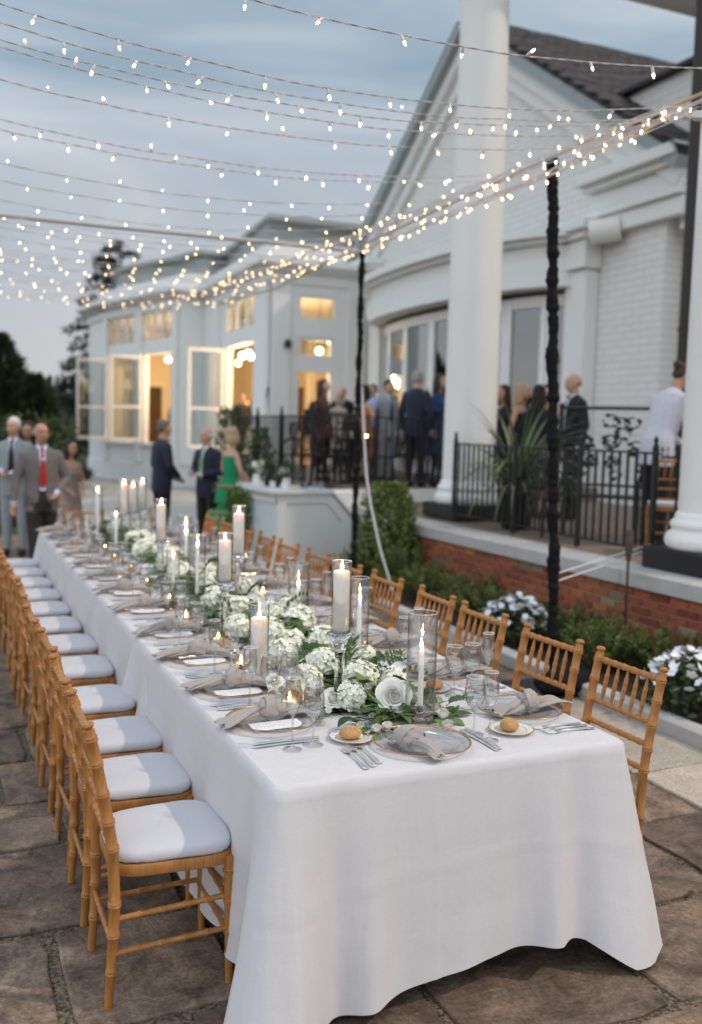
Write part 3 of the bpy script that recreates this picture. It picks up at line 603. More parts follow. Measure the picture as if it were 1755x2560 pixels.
# pendant globes, lit
MT['globe'] = emitter('lit_globe', (1, .74, .42), 14)
pend = [(8.75, 24.2, 4.0), (8.35, 26.6, 3.95), (8.62, 26.72, 3.9), (8.12, 26.45, 3.85), (7.9, 30.0, 4.05), (8.6, 31.2, 4.0), (7.4, 29.3, 3.65), (7.62, 29.5, 3.5), (7.25, 29.1, 3.85), (7.5, 33.2, 4.1), (9.8, 32.4, 4.05), (9.6, 23.4, 4.15), (9.25, 23.3, 3.85), (9.0, 28.4, 4.0)]
for k, (x, y, z) in enumerate(pend):
    t = thing('pendant_lamp', '%s glowing globe pendant inside the conservatory, counted from the doorway wall' % ORD[sorted(p[1] for p in pend).index(y)], 'lamp', (x, y, z), 0, 'pendant lamps in the conservatory')
    obj('globe', G().ell((0, 0, 0), (.09, .09, .09), 14, 10), 'globe', t); obj('rod', G().tube([(0, 0, .09), (0, 0, 5.4-z)], .012, 6), 'iron', t)
    if k % 3 == 0:
        ld = bpy.data.lights.new('pendant_light', 'POINT'); ld.energy = 115; ld.color = (1, .72, .42); ld.shadow_soft_size = .14
        lo = bpy.data.objects.new('pendant_light', ld); C.objects.link(lo); lo.parent = t; lo.location = (0, 0, -.28)
for x, y, z in ((11.4, 16.6, 3.55), (11.3, 18.6, 3.5)):
    t = thing('pendant_lamp', 'amber globe lamp behind the bowed glass doors, '+('nearer the column' if y < 17 else 'nearer the conservatory'), 'lamp', (x, y, z), 0, 'amber lamps behind the bowed doors')
    obj('globe', G().ell((0, 0, 0), (.16, .16, .18), 14, 10), emitter('amber_globe', (1, .55, .18), 3), t); obj('rod', G().tube([(0, 0, .17), (0, 0, 4.23-z)], .012, 6), 'iron', t)
# ================================================================ THE TABLE
TX0, TX1, TY0, TY1, TZ = .89, 2.175, 2.52, 9.48, .762
TXC = (TX0+TX1)/2
def perimeter(x0, x1, y0, y1, r, step):
    """rounded rectangle, counter-clockwise from the near-left corner, as (point, outward normal, corner weight)"""
    out_ = []
    def line(a, b, nrm):
        a, b = Vector(a), Vector(b); n = max(2, int((b-a).length/step))
        for i in range(n): out_.append((a+(b-a)*i/n, Vector(nrm)))
    def arc(c, a0):
        for i in range(8):
            a = a0+math.pi/2*i/8; out_.append((Vector(c)+Vector((math.cos(a), math.sin(a)))*r, Vector((math.cos(a), math.sin(a)))))
    line((x0+r, y0), (x1-r, y0), (0, -1)); arc((x1-r, y0+r), -math.pi/2); line((x1, y0+r), (x1, y1-r), (1, 0)); arc((x1-r, y1-r), 0)
    line((x1-r, y1), (x0+r, y1), (0, 1)); arc((x0+r, y1-r), math.pi/2); line((x0, y1-r), (x0, y0+r), (-1, 0)); arc((x0+r, y0+r), math.pi)
    return out_
def cloth(y0, y1, label, ztop, seed, hemf, push=0.0):
    rr = random.Random(seed); per = perimeter(TX0-push, TX1+push, y0, y1, .035, .011); n = len(per)
    corners = [Vector((TX0, y0)), Vector((TX1, y0)), Vector((TX1, y1)), Vector((TX0, y1))]
    ph = [rr.uniform(0, 6.28) for _ in range(8)]; T = 34; rows = []
    sl = 0; arc_s = []
    for i in range(n):
        arc_s.append(sl); sl += (per[(i+1) % n][0]-per[i][0]).length
    edge = []
    for k in range(T+1):
        t = k/T; row = []
        for i in range(n):
            p, nr = per[i]; s = arc_s[i]
            cd_ = min((p-c).length for c in corners); cw = math.exp(-(cd_/.12)**2)
            side = abs(nr.x) > .9
            wv = math.sin(s*5.3+ph[0])*.5+.35*max(0, math.sin(s*12.4+ph[5]))**3+math.sin(s*9.7+ph[1])*.3+math.sin(s*17+ph[2])*.12+math.sin(s*2.1+ph[3])*.6
            fold = wv*(.016 if side else .026)*t**1.3
            base = (.012+.028*t if side else .010+.055*t)*(1-math.exp(-t*9))
            # corner: two deep flutes
            rgt = 1 if (p.x > TXC and p.y < y0+.5) else 0
            cor = cw*((.125-.05*rgt)*t**1.15)+rgt*(nr.x > .8)*math.exp(-(cd_/.22)**2)*.02*t+math.exp(-((cd_-.20)/.055)**2)*(-.040*t)+math.exp(-((cd_-.31)/.05)**2)*(.030*t**1.3)+math.exp(-((cd_-.43)/.07)**2)*(-.016*t)
            off = base+fold+cor
            cr_ = (s+.21) % .47-.235; off += .0032*math.exp(-(cr_/.010)**2)*min(1, t*3)+.0030*math.exp(-((t-.46)/.013)**2)   # ironed fold lines
            hem = hemf(p, nr, cd_); z = ztop-(ztop-hem)*t
            if k == 0: z = ztop; off = -.012
            elif k == 1: off = .004; z = ztop-.012
            tan = Vector((-nr.y, nr.x)); q = p+nr*off+tan*(math.sin(s*7+ph[4])*.008*t)
            q += nr*(.004*t*mnoise.noise(Vector((s*6, t*4, seed))))
            row.append((q.x, q.y, z))
        rows.append(row)
    g = G(); g.grid(rows, 0, True)
    # wrinkle ridges on the near face are carried by the mesh itself; the top is a fine sheet
    inner = rows[0]; g2 = [[(p[0], p[1], p[2]) for p in inner]]
    cxm, cym = (TX0+TX1)/2, (y0+y1)/2; ring = [(cxm+(p[0]-cxm)*.985, cym+(p[1]-cym)*.998, ztop+.0006) for p in inner]
    g.grid([ring, inner], 0, True); o = len(g.v); g.add(ring, [tuple(range(n))])
    ob = obj('tablecloth', g, 'linen', None, angle=75); tag(ob, label, 'tablecloth'); return ob
def hem_near(p, nr, cd_):
    if nr.y < -.7:
        u = (p.x-TX0)/(TX1-TX0); h = .03+.095*math.sin(min(1, max(0, (u-.15)/.65))*math.pi/2)-.07*max(0, (u-.86)/.14); return max(.006, h-.05*math.exp(-(cd_/.15)**2))
    if nr.x < -.7: return max(.006, .085-.085*math.exp(-(cd_/.22)**2)+.02*math.sin(p.y*5))
    return .03+.015*math.sin(p.y*6)
YS = 4.62
cloth(TY0, YS+.05, 'white linen tablecloth draped over the head end with the folded-napkin charger', TZ, 3, hem_near)
cloth(YS-.35, TY1, 'white linen tablecloth covering the far end of the long table', TZ-.003, 9, lambda p, nr, cd_: .05+.02*math.sin(p.y*5), -.012)

# ---------------------------------------------------------------- chairs
def bamboo(p0, p1, r, rings, n=10, m=0, taper=1.0, g=None):
    """turned rod with raised double bamboo rings"""
    g = g or G(); p0, p1 = Vector(p0), Vector(p1); L = (p1-p0).length; prof = [(0, r)]; w = .0035
    for t in rings:
        s = t*L; rr_ = r*(1+(taper-1)*t)
        prof += [(s-2.2*w, rr_), (s-1.5*w, rr_*1.17), (s-.4*w, rr_*1.17), (s, rr_*1.02), (s+.4*w, rr_*1.17), (s+1.5*w, rr_*1.17), (s+2.2*w, rr_)]
    prof.append((L, r*taper)); d = (p1-p0).normalized()
    return g.tube([p0+d*s for s, _ in prof], [q for _, q in prof], n, m)
def post_path(zs, sgn):
    def px(z): return -.192-(.085*((z-.44)/.48)**1.25 if z > .44 else .018*((.44-z)/.44)**2)
    return [Vector((px(z), sgn*(.187-.012*max(0, .44-z)/.44), z)) for z in zs]
def make_chair():
    t = thing('bamboo_style_chair', 'x', 'chair')
    for sgn in (-1, 1):
        zs = [0]; rad = [.0135]; ringz = [.115, .235, .335, .515, .60, .69, .785, .865]
        for z in ringz: zs += [z-.011, z-.007, z-.0025, z, z+.0025, z+.007, z+.011]; r_ = .0135+.0045*min(1, z/.3); rad += [r_, r_*1.17, r_*1.17, r_*1.03, r_*1.17, r_*1.17, r_]
        zs += [.893, .896, .899, .902, .908, .915, .919]; rad += [.0175, .012, .012, .017, .0195, .017, .008]
        obj('back_post', G().tube(post_path(zs, sgn), rad, 12), 'wood', t)
        obj('front_leg', bamboo((.172, sgn*.178, .432), (.178, sgn*.176, 0), .0185, (.12, .36, .60), 12, taper=.72), 'wood', t)
    def bx(z): return post_path([z], 1)[0].x
    obj('top_rail', bamboo((bx(.868), -.172, .868), (bx(.868), .172, .868), .0125, [(i+.5)/6 for i in range(6)]), 'wood', t)
    for z in (.70, .615, .52): obj('back_rail', bamboo((bx(z), -.172, z), (bx(z), .172, z), .0115, [.1, .26, .42, .58, .74, .9]), 'wood', t)
    for i in range(5):
        y = -.115+.0575*i; a, b = Vector((bx(.86), y, .858)), Vector((bx(.70), y, .708)); P = []; rad = []
        for u, r_ in ((0, .0045), (.3, .0088), (.33, .0105), (.36, .0088), (.5, .0092), (.53, .0108), (.56, .0092), (.7, .0088), (.73, .0105), (.76, .0088), (1, .0045)): P.append(a+(b-a)*u); rad.append(r_)
        obj('spindle', G().tube(P, rad, 8), 'wood', t)
    for sgn in (-1, 1):
        for z in (.285, .175): obj('stretcher', bamboo((-.19, sgn*.182, z+.0), (.172, sgn*.176, z+.012), .0095, (.2, .4, .6, .8), 8), 'wood', t)
    for z in (.26, .15): obj('stretcher', bamboo((.172, -.172, z+.02), (.172, .172, z+.02), .0095, (.2, .4, .6, .8), 8), 'wood', t)
    obj('stretcher', bamboo((-.2, -.172, .21), (-.2, .172, .21), .0095, (.2, .4, .6, .8), 8), 'wood', t)
    # seat frame: rounded trapezoid ring
    def seat_poly(s, n=44, back=.19):
        P = []
        for i in range(n):
            a = 2*math.pi*i/n; c, q = math.cos(a), math.sin(a); e = .42
            x = abs(c)**e*(1 if c >= 0 else -1); y = abs(q)**e*(1 if q >= 0 else -1)
            P.append((x*.198*s, y*(.190+.014*x)*s))
        return P
    g = G(); sp_ = seat_poly(1); n = len(sp_)
    P = [[(x*k, y*k, z) for x, y in sp_] for k, z in ((.86, .405), (.985, .407), (1, .412), (1, .440), (.985, .445), (.86, .446))]; g.grid(P, 0, True)
    g.add(P[-1], [tuple(range(n))]); g.add(P[0], [tuple(range(n-1, -1, -1))]); obj('seat_frame', g, 'wood', t)
    # cushion with gathered lower edge
    g = G(); sp_ = seat_poly(.985, 72); rows = []
    prof = [(.93, .447), (.985, .449), (1.0, .456), (1.005, .466), (.99, .478), (.94, .487), (.85, .4935), (.7, .498), (.5, .5015), (.25, .503), (.08, .5035)]
    rj = random.Random(4); wr = [rj.gauss(0, 1) for _ in range(72)]; wr = [(wr[i]+wr[i-1]*.6)/1.4 for i in range(72)]
    for j, (k, z) in enumerate(prof):
        amp = .008*math.exp(-((j-2)/2.2)**2)
        rows.append([(x*(k+amp*wr[i]), y*(k+amp*wr[i]), z+.0035*wr[i]*math.exp(-((j-1.5)/1.8)**2)-.0035*(x/.2)**2*(j > 4)) for i, (x, y) in enumerate(sp_)])
    g.grid(rows, 0, True); g.add(rows[-1], [tuple(range(72))]); obj('cushion', g, 'cushion', t, angle=80)
    return t
chair0 = make_chair(); used = [False]
def chair(x, y, rz, label, group=None):
    if not used[0]: used[0] = True; o = chair0; o.location = (x, y, .0015); o.rotation_euler = (0, 0, rz); o['label'] = label
    else: o = dup(chair0, (x, y, .0015), (0, 0, rz), label)
    if group: o['group'] = group
    return o
DY = .5655
SEAT_Y = [3.015+DY*i for i in range(12)]
# measured spacing of the near chairs
SL = [3.015, 3.54, 4.05, 4.62, 5.27]+[5.27+.585*(i+1) for i in range(7)]
SR = [2.985, 3.485, 4.09, 4.625, 5.235]+[5.235+.588*(i+1) for i in range(7)]
for i, y in enumerate(SL): chair(.682+ru(-.008, .008), y, R(ru(-2.5, 2.5)), ORD[i]+' honey wood chair from the head setting, lawn side of the table', 'chairs along the lawn side')
for i, y in enumerate(SR): chair(2.295+ru(-.012, .012), y, math.pi+R(ru(-4, 4)), ORD[i]+' honey wood chair from the head setting, flower bed side of the table', 'chairs along the flower bed side')
chair(1.42, 9.9, R(-90), 'honey wood chair drawn up to the far end of the table, lawn side'); chair(1.98, 9.95, R(-84), 'honey wood chair drawn up to the far end of the table, bar side')
ct_ = chair(6.24, 6.80, R(58), 'honey wood chair standing on the terrace beside the waiter'); ct_.location.z = .7305

# ---------------------------------------------------------------- tableware meshes
ZS = TZ+.0006+.0008
def mesh_of(name, g, mats, smooth=True, angle=40):
    o = obj(name, g, mats, smooth=smooth, angle=angle); me = o.data; bpy.data.objects.remove(o); return me
def thing_from(parts, name, label, cat, loc, rz=0, group=None, tilt=(0, 0)):
    """one mesh -> the thing itself, several -> an empty with parts"""
    if len(parts) == 1:
        o = bpy.data.objects.new(name, parts[0][1]); C.objects.link(o); tag(o, label, cat, group)
    else:
        o = bpy.data.objects.new(name, None); C.objects.link(o); tag(o, label, cat, group); o.empty_display_size = .03
        for pn, me in parts: c = bpy.data.objects.new(pn, me); C.objects.link(c); c.parent = o
    o.location = loc; o.rotation_euler = (tilt[0], tilt[1], rz); return o
# charger: hammered clear glass with gold rim
pr_ = [(.0, .006), (.09, .006), (.112, .008), (.118, .012), (.155, .017), (.1645, .0185)]
gch = G(); n = 72
def ham(r, a): return .0013*mnoise.noise(Vector((math.cos(a)*r*110, math.sin(a)*r*110, 1))) if r > .113 else 0
rows = []
for r_, z in [(.001, .006), (.06, .006), (.105, .0065), (.113, .009), (.119, .0125), (.13, .0145), (.14, .016), (.15, .0175), (.1595, .0188)]:
    rows.append([(r_*math.cos(2*math.pi*j/n), r_*math.sin(2*math.pi*j/n), z+ham(r_, 2*math.pi*j/n)) for j in range(n)])
gch.grid(rows, 0, True)
ch_plate = mesh_of('plate', gch, 'plate_glass', angle=180)
ch_rim = mesh_of('gold_rim', G().shell([(.1585, .0145), (.163, .0165), (.1655, .0185), (.164, .0205), (.1605, .0200), (.1585, .0185), (.1585, .0145)], 72), 'gold', angle=180)
# glasses
wine_bowl = mesh_of('bowl', G().shell([(.002, .0955), (.012, .097), (.022, .103), (.031, .115), (.0355, .131), (.0365, .146), (.035, .165), (.0325, .185), (.030, .203), (.0305, .2035)], 32), 'glass', angle=180)
flute_bowl = mesh_of('bowl', G().shell([(.002, .1135), (.008, .117), (.016, .130), (.0235, .150), (.0265, .170), (.0262, .195), (.0245, .22), (.0232, .238), (.0236, .2385)], 32), 'glass', angle=180)
wine_foot = mesh_of('foot', G().shell([(.0345, .0010), (.033, .0026), (.018, .0052), (.007, .010), (.0038, .018), (.0034, .05), (.0036, .08), (.006, .092), (.011, .0965)], 28), thin_glass('stem_glass', (.98, .982, .982), 1.6, 2.4, .01, .38), angle=180)
flute_foot = mesh_of('foot', G().shell([(.0315, .0010), (.03, .0026), (.017, .005), (.007, .009), (.0036, .018), (.0032, .06), (.0034, .10), (.005, .111), (.008, .1155)], 28), wine_foot.materials[0], angle=180)
wine_rim = mesh_of('rim', G().tube([(.0303*math.cos(2*math.pi*j/32), .0303*math.sin(2*math.pi*j/32), .2035) for j in range(33)], .0012, 5, cap=False), mat('polished_rim', (.80, .81, .82), .12, spec=.8), angle=180)
flute_rim = mesh_of('rim', G().tube([(.0235*math.cos(2*math.pi*j/32), .0235*math.sin(2*math.pi*j/32), .2385) for j in range(33)], .0012, 5, cap=False), wine_rim.materials[0], angle=180)
# flatware (length along +x, tip at +x)
def flat_strip(pts, th):
    g = G(); P = []
    for x, w, z in pts: P.append([(x, -w, z), (x, -w*.5, z+th), (x, w*.5, z+th), (x, w, z), (x, w*.5, z-th*.2), (x, -w*.5, z-th*.2), ])
    g.grid(P, 0, True); g.add(P[0], [tuple(range(5, -1, -1))]); g.add(P[-1], [tuple(range(6))]); return g
gk = flat_strip([(-.115, .004, .003), (-.113, .0075, .003), (-.09, .0085, .0035), (-.04, .0062, .004), (-.005, .005, .0045), (0, .0065, .0045), (.006, .008, .004), (.06, .0095, .0035), (.10, .0085, .003), (.118, .002, .0025)], .0024)
knife_me = mesh_of('table_knife', gk, 'silver', angle=50)
gf = flat_strip([(-.10, .004, .0025), (-.098, .009, .0025), (-.075, .0098, .003), (-.03, .0045, .0055), (.02, .0032, .0085), (.04, .0042, .008), (.048, .0085, .0065), (.056, .0118, .0045), (.066, .0124, .0035)], .0018)
for k in range(4):
    y = -.0102+.0068*k; gf.tube([(.064, y, .0042), (.08, y*1.0, .0035), (.096, y*.98, .0055), (.106, y*.95, .0095)], [.0021, .0019, .0016, .0008], 6)
fork_me = mesh_of('dinner_fork', gf, 'silver', angle=50)
# bread plate, roll, butter knife
gb = G().lathe([(0, .002), (.045, .002), (.05, .004), (.078, .0105), (.0795, .0122), (.078, .0128), (.052, .0068), (.046, .005), (0, .005)], 48)
bp_me = mesh_of('plate', gb, 'china', angle=60); bp_rim = mesh_of('gold_band', G().lathe([(.0775, .0126), (.0795, .0124), (.0803, .0117), (.0795, .0131), (.0778, .0134)], 48, closed=True).shell([(.055, .0078), (.0562, .0082)], 48), 'gold', angle=180)
def roll_mesh(seed):
    rr = random.Random(seed); g = G(); k, n = 14, 22; rows = []
    for i in range(k+1):
        th = math.pi*i/k; row = []
        for j in range(n):
            a = 2*math.pi*j/n; d = Vector((math.sin(th)*math.cos(a), math.sin(th)*math.sin(a), -math.cos(th)))
            s = 1+.05*mnoise.noise(d*1.7+Vector((seed, 0, 0))); z = d.z*(.026 if d.z > 0 else .014)
            row.append((d.x*.043*s, d.y*.034*s, .014+z*s))
        rows.append(row)
    g.grid(rows, 0, True)
    for _ in range(70):
        a = rr.uniform(0, 6.28); th = rr.uniform(0, 1.0)**.7*1.05; d = Vector((math.sin(th)*math.cos(a), math.sin(th)*math.sin(a), math.cos(th)))
        s = 1+.05*mnoise.noise(d*1.7+Vector((seed, 0, 0)))
        g.ell((d.x*.043*s, d.y*.034*s, .0142+d.z*.026*s), (.0019, .0011, .0008), 6, 4, 1, Matrix.Rotation(rr.uniform(0, 3), 3, 'Z'))
    return mesh_of('bread_roll', g, ['crust', 'seed'], angle=180)
rolls = [roll_mesh(k) for k in range(3)]
# menu card
gm = G().rbox((0, 0, .0008), (.185, .088, .0016), .0004)
rr = random.Random(3)
for k in range(11):
    w = rr.uniform(.02, .06) if k % 3 else rr.uniform(.035, .068)
    gm.box((-.075+.0135*k, 0, .00175), (.0022, w, .0001), 1)
menu_me = mesh_of('menu_card', gm, ['paper', 'ink'], smooth=False)
# knotted napkin: tail - knot - tail, long axis x
def napkin_mesh(seed, fan=1.0, Lf=.17, Lb=.13):
    rr = random.Random(seed); g = G()
    def tail(L, w1, h1, dirx):
        nu, nv = 22, 40; P = []; ph = [rr.uniform(0, 6.28) for _ in range(5)]; bend = rr.uniform(-.05, .05)
        for i in range(nu+1):
            t = i/nu; row = []; w = .021+(w1-.021)*t**1.1; hh = (.022+(h1-.022)*t)*(1-.72*t**4); cx_ = dirx*(.012+L*t); cyy = bend*t*t+.006*math.sin(t*5+ph[0])
            for j in range(nv):
                a = 2*math.pi*j/nv; tw = a+t*1.6*dirx+ph[1]
                k = 1+(.20+.10*t)*math.sin(tw*4+ph[2])*(.6+.4*math.sin(tw*1+ph[3]))+.10*math.sin(tw*9+t*5+ph[4])+.06*mnoise.noise(Vector((math.cos(a)*2, math.sin(a)*2, t*6+seed)))
                fr = .010*math.sin(a*3+ph[0])+.006*math.sin(a*7) if i == nu else 0
                z = hh*1.05+hh*k*math.sin(a); row.append((cx_+fr, cyy+w*k*math.cos(a), max(.0015+.002*abs(math.cos(a*3)), z)))
            P.append(row)
        g.grid(P, 0, True)
    tail(Lf, .042*fan, .013, -1); tail(Lb, .045*fan, .015, 1)
    # knot: a soft wrapped lump with diagonal ridges
    rows = []
    for i in range(17):
        th = math.pi*i/16; row = []
        for j in range(28):
            a = 2*math.pi*j/28; d = Vector((-math.cos(th), math.sin(th)*math.cos(a), math.sin(th)*math.sin(a)))
            s = 1+.10*math.sin(a*3+th*4+seed)+.05*math.sin(a*7-th*3)+.06*mnoise.noise(d*2.2+Vector((seed, 3, 0)))
            row.append((d.x*.040*s, d.y*.043*s+.006*d.x*20*.1, max(.001, .034+d.z*.036*s)))
        rows.append(row)
    g.grid(rows, 0, True)
    # the strap that crosses the knot
    P = []
    for i in range(15):
        a = -0.3+i/14*3.75; row = []
        for j in range(7):
            v = j/6*2-1; row.append((v*.019*(1+.3*math.sin(a*2))+.016*math.cos(a), .0455*math.cos(a)*(1-.07*v*v)*(1+.03*math.sin(v*9)), .034+.0395*math.sin(a)*(1-.10*v*v)*(1+.02*math.sin(v*9))))
        P.append(row)
    g.grid(P)
    return mesh_of('napkin', g, 'napkin', angle=180)
naps = [napkin_mesh(s, rr.uniform(.85, 1.15)) for s in (1, 2, 3, 4, 5, 6, 7)]
votive_me = mesh_of('cup', G().shell([(.001, .003), (.026, .003), (.029, .008), (.031, .03), (.033, .062)], 24), thin_glass('votive_glass', (.93, .88, .82), 1.45, 1.6), angle=180)
flame_prof = [(.0005, 0), (.0028, .003), (.0050, .008), (.0056, .013), (.0046, .020), (.0026, .028), (.0010, .034), (.0001, .038)]
flame_me = mesh_of('flame', G().lathe(flame_prof, 10), 'flame', angle=180)
wick_me = mesh_of('wick', G().tube([(0, 0, -.002), (.0006, 0, .006)], .0008, 5), 'wick')
LIT = []
def candle(name, label, h, r, loc, light=.11, group=None, taper=1.0):
    o = thing(name, label, 'candle', loc, ru(0, 6), group)
    pr_ = [(r*.96, 0), (r, .003), (r*taper, h-.006), (r*taper*.97, h-.002), (r*taper*.86, h), (r*taper*.6, h-.004), (.001, h-.006)] if r > .02 else [(r, 0), (r*taper, h-.004), (r*taper*.6, h), (.0005, h+.001)]
    obj('wax', G().lathe(pr_, 28), 'wax', o, angle=60)
    zz = h-(.006 if r > .02 else 0)
    w = bpy.data.objects.new('wick', wick_me); C.objects.link(w); w.parent = o; w.location = (0, 0, zz)
    f = bpy.data.objects.new('flame', flame_me); C.objects.link(f); f.parent = o; f.location = (0, 0, zz+.004); s = ru(.85, 1.15); f.scale = (1.05, 1.05, s); f.rotation_euler = (ru(-.06, .06), ru(-.06, .06), 0)
    if light:
        ld = bpy.data.lights.new('candle_light', 'POINT'); ld.energy = light*1.6; ld.color = (1, .56, .22); ld.shadow_soft_size = .006
        lo = bpy.data.objects.new('candle_light', ld); C.objects.link(lo); lo.parent = o; lo.location = (0, 0, zz+.022)
    return o
cyl_cache = {}
def cylinder(label, r, h, loc, name='glass_cylinder'):
    key = (round(r, 3), round(h, 3))
    if key not in cyl_cache:
        a = mesh_of('wall', G().shell([(r*.99, .003), (r, .008), (r, h-.002), (r-.0012, h)], 40), 'cyl_glass', angle=180)
        b = mesh_of('base', G().lathe([(r*.96, .0004), (r*.99, .003), (r-.003, .011), (.001, .0095)], 40), thin_glass('thick_glass_base', (.72, .72, .72), 1.5, 2.5) if 'tgb' not in MT else MT['tgb'], angle=50); MT['tgb'] = b.materials[0]
        c = mesh_of('lip', G().tube([((r-.0012)*math.cos(2*math.pi*j/40), (r-.0012)*math.sin(2*math.pi*j/40), h) for j in range(41)], .0013, 6, cap=False), wine_rim.materials[0], angle=180)
        cyl_cache[key] = [('wall', a), ('base', b), ('lip', c)]
    return thing_from(cyl_cache[key], name, label, 'glass cylinder', loc)
def candlestick(label, h, loc, rz=.3):
    o = thing('crystal_candlestick', label, 'candlestick', loc, rz)
    obj('foot', G().lathe([(.072, .0005), (.074, .003), (.074, .007), (.052, .018), (.028, .022), (.001, .022)], 6), 'crystal', o, smooth=False)
    obj('stem', G().lathe([(.022, .0222), (.024, .05), (.019, .06), (.019, h-.075), (.024, h-.065), (.018, h-.052)], 6), 'crystal', o, smooth=False)
    obj('dish', G().lathe([(.018, h-.0518), (.026, h-.045), (.03, h-.04), (.022, h-.032), (.046, h-.014), (.054, h-.009), (.052, h-.004), (.001, h-.003)], 12), 'crystal', o, smooth=False)
    return o
# ================================================================ PLACE SETTINGS
def setting(cx, cy, rz, where, k, head=False):
    def at(u, v, z=0): return (cx+u*math.cos(rz)-v*math.sin(rz), cy+u*math.sin(rz)+v*math.cos(rz), ZS+z)
    j = lambda a: ru(-a, a)
    thing_from([('plate', ch_plate), ('gold_rim', ch_rim)], 'charger_plate', 'clear hammered glass charger with gold rim '+where, 'plate', at(0, 0), ru(0, 6), 'charger plates')
    if head:
        o = thing_from([('napkin', napkin_mesh(11, .62, .13, .075))], 'napkin', 'taupe linen napkin tied in a knot with no menu card, '+where, 'napkin', at(-.035, .065, .014), rz+R(22), 'knotted napkins')
    else:
        o = thing_from([('napkin', naps[k*3 % 7])], 'napkin', 'knotted taupe linen napkin '+where, 'napkin', at(j(.012)-.005, .035+j(.012), .014), rz+j(.22), 'knotted napkins'); o.scale = (1.08, ru(.95, 1.15), 1.05)
        thing_from([('menu_card', menu_me)], 'menu_card', 'white printed menu card tucked against the napkin '+where, 'menu card', at(.0+j(.006), -.048, .0072), rz+j(.05), 'menu cards')
    for q, v in enumerate((-.205, -.228)):
        thing_from([('table_knife', knife_me)], 'table_knife', ('inner ' if q == 0 else 'outer ')+'silver knife '+where, 'knife', at(-.02+j(.008), v+j(.003), 0), rz+j(.03), 'table knives')
    for q, v in enumerate((.205, .236, .266)):
        thing_from([('dinner_fork', fork_me)], 'dinner_fork', ('inner ', 'middle ', 'outer ')[q]+'silver fork '+where, 'fork', at(-.02-.012*q+j(.006), v+j(.003), 0), rz+j(.05), 'dinner forks')
    thing_from([('plate', bp_me), ('gold_band', bp_rim)], 'bread_plate', 'small white bread plate with gold line '+where, 'plate', at(.165 if not head else .135, .195), 0, 'bread plates')
    bz = .0062
    thing_from([('bread_roll', rolls[k % 3])], 'bread_roll', 'round sesame bread roll '+where, 'bread', at((.16 if not head else .14)+j(.012), .20+j(.01), bz), ru(0, 3) if not head else .2, 'bread rolls')
    if k % 2 == 0: tag(obj('butter_ball', G().ell((0, 0, .0095), (.011, .011, .0095), 12, 8), 'butter', None, at(.115, .175, bz-.0005)), 'pale butter ball beside the bread roll '+where, 'butter', 'butter balls')
    gl = [('wine', .055, -.262), ('flute', -.025, -.28)] if not head else [('wine', .045, -.232), ('flute', -.04, -.245)]
    if k % 3 == 1: gl.append(('wine', .135, -.25))
    for q, (kind, u, v) in enumerate(gl):
        if kind == 'wine': thing_from([('bowl', wine_bowl), ('foot', wine_foot), ('rim', wine_rim)], 'wine_glass', ('second ' if q == 2 else '')+'empty wine glass '+where, 'glass', at(u+j(.006), v+j(.006)), 0, 'wine glasses')
        else: thing_from([('bowl', flute_bowl), ('foot', flute_foot), ('rim', flute_rim)], 'champagne_flute', 'empty champagne flute '+where, 'glass', at(u+j(.006), v+j(.006)), 0, 'champagne flutes')
setting(1.476, 2.714, R(90), 'at the head setting', 0, True)
SETL = [3.104, 3.545, 4.06, 4.63]+SL[4:]; SETR = [2.935, 3.50, 4.08, 4.62]+SR[4:]
for i, y in enumerate(SETL): setting(1.08, y, 0, '%s from the head, lawn side' % ORD[i], i)
for i, y in enumerate(SETR): setting(2.0 if i else 2.01, y, math.pi, '%s from the head, flower bed side' % ORD[i], i+1)

# ================================================================ CANDLES
def on_stick(n, x, y, hs, hc, hg, r=.0305, rg=.037):
    candlestick('crystal candlestick under '+n, hs, (x, y, ZS), ru(0, 1))
    candle('pillar_candle', 'white pillar candle in '+n, hc, r, (x, y, ZS+hs-.0028))
    cylinder('narrow glass cylinder around '+n, rg, hg, (x, y, ZS+hs-.0034))
on_stick('the tall crystal stick next to the open cream rose', 1.368, 3.172, .297, .232, .268)
on_stick('the tall crystal stick among hydrangeas by the fourth lawn side setting', 1.29, 4.44, .29, .205, .24)
on_stick('the tallest crystal stick, halfway along the garland', 1.56, 5.10, .33, .235, .275)
on_stick('the crystal stick past the halfway hydrangeas, lawn side', 1.36, 6.2, .28, .245, .28)
on_stick('the far crystal stick, first of a cluster of three', 1.46, 8.1, .28, .26, .3)
on_stick('the far crystal stick, second of a cluster of three', 1.56, 8.22, .28, .235, .28)
on_stick('the far crystal stick, third of a cluster of three', 1.66, 8.32, .30, .24, .28)
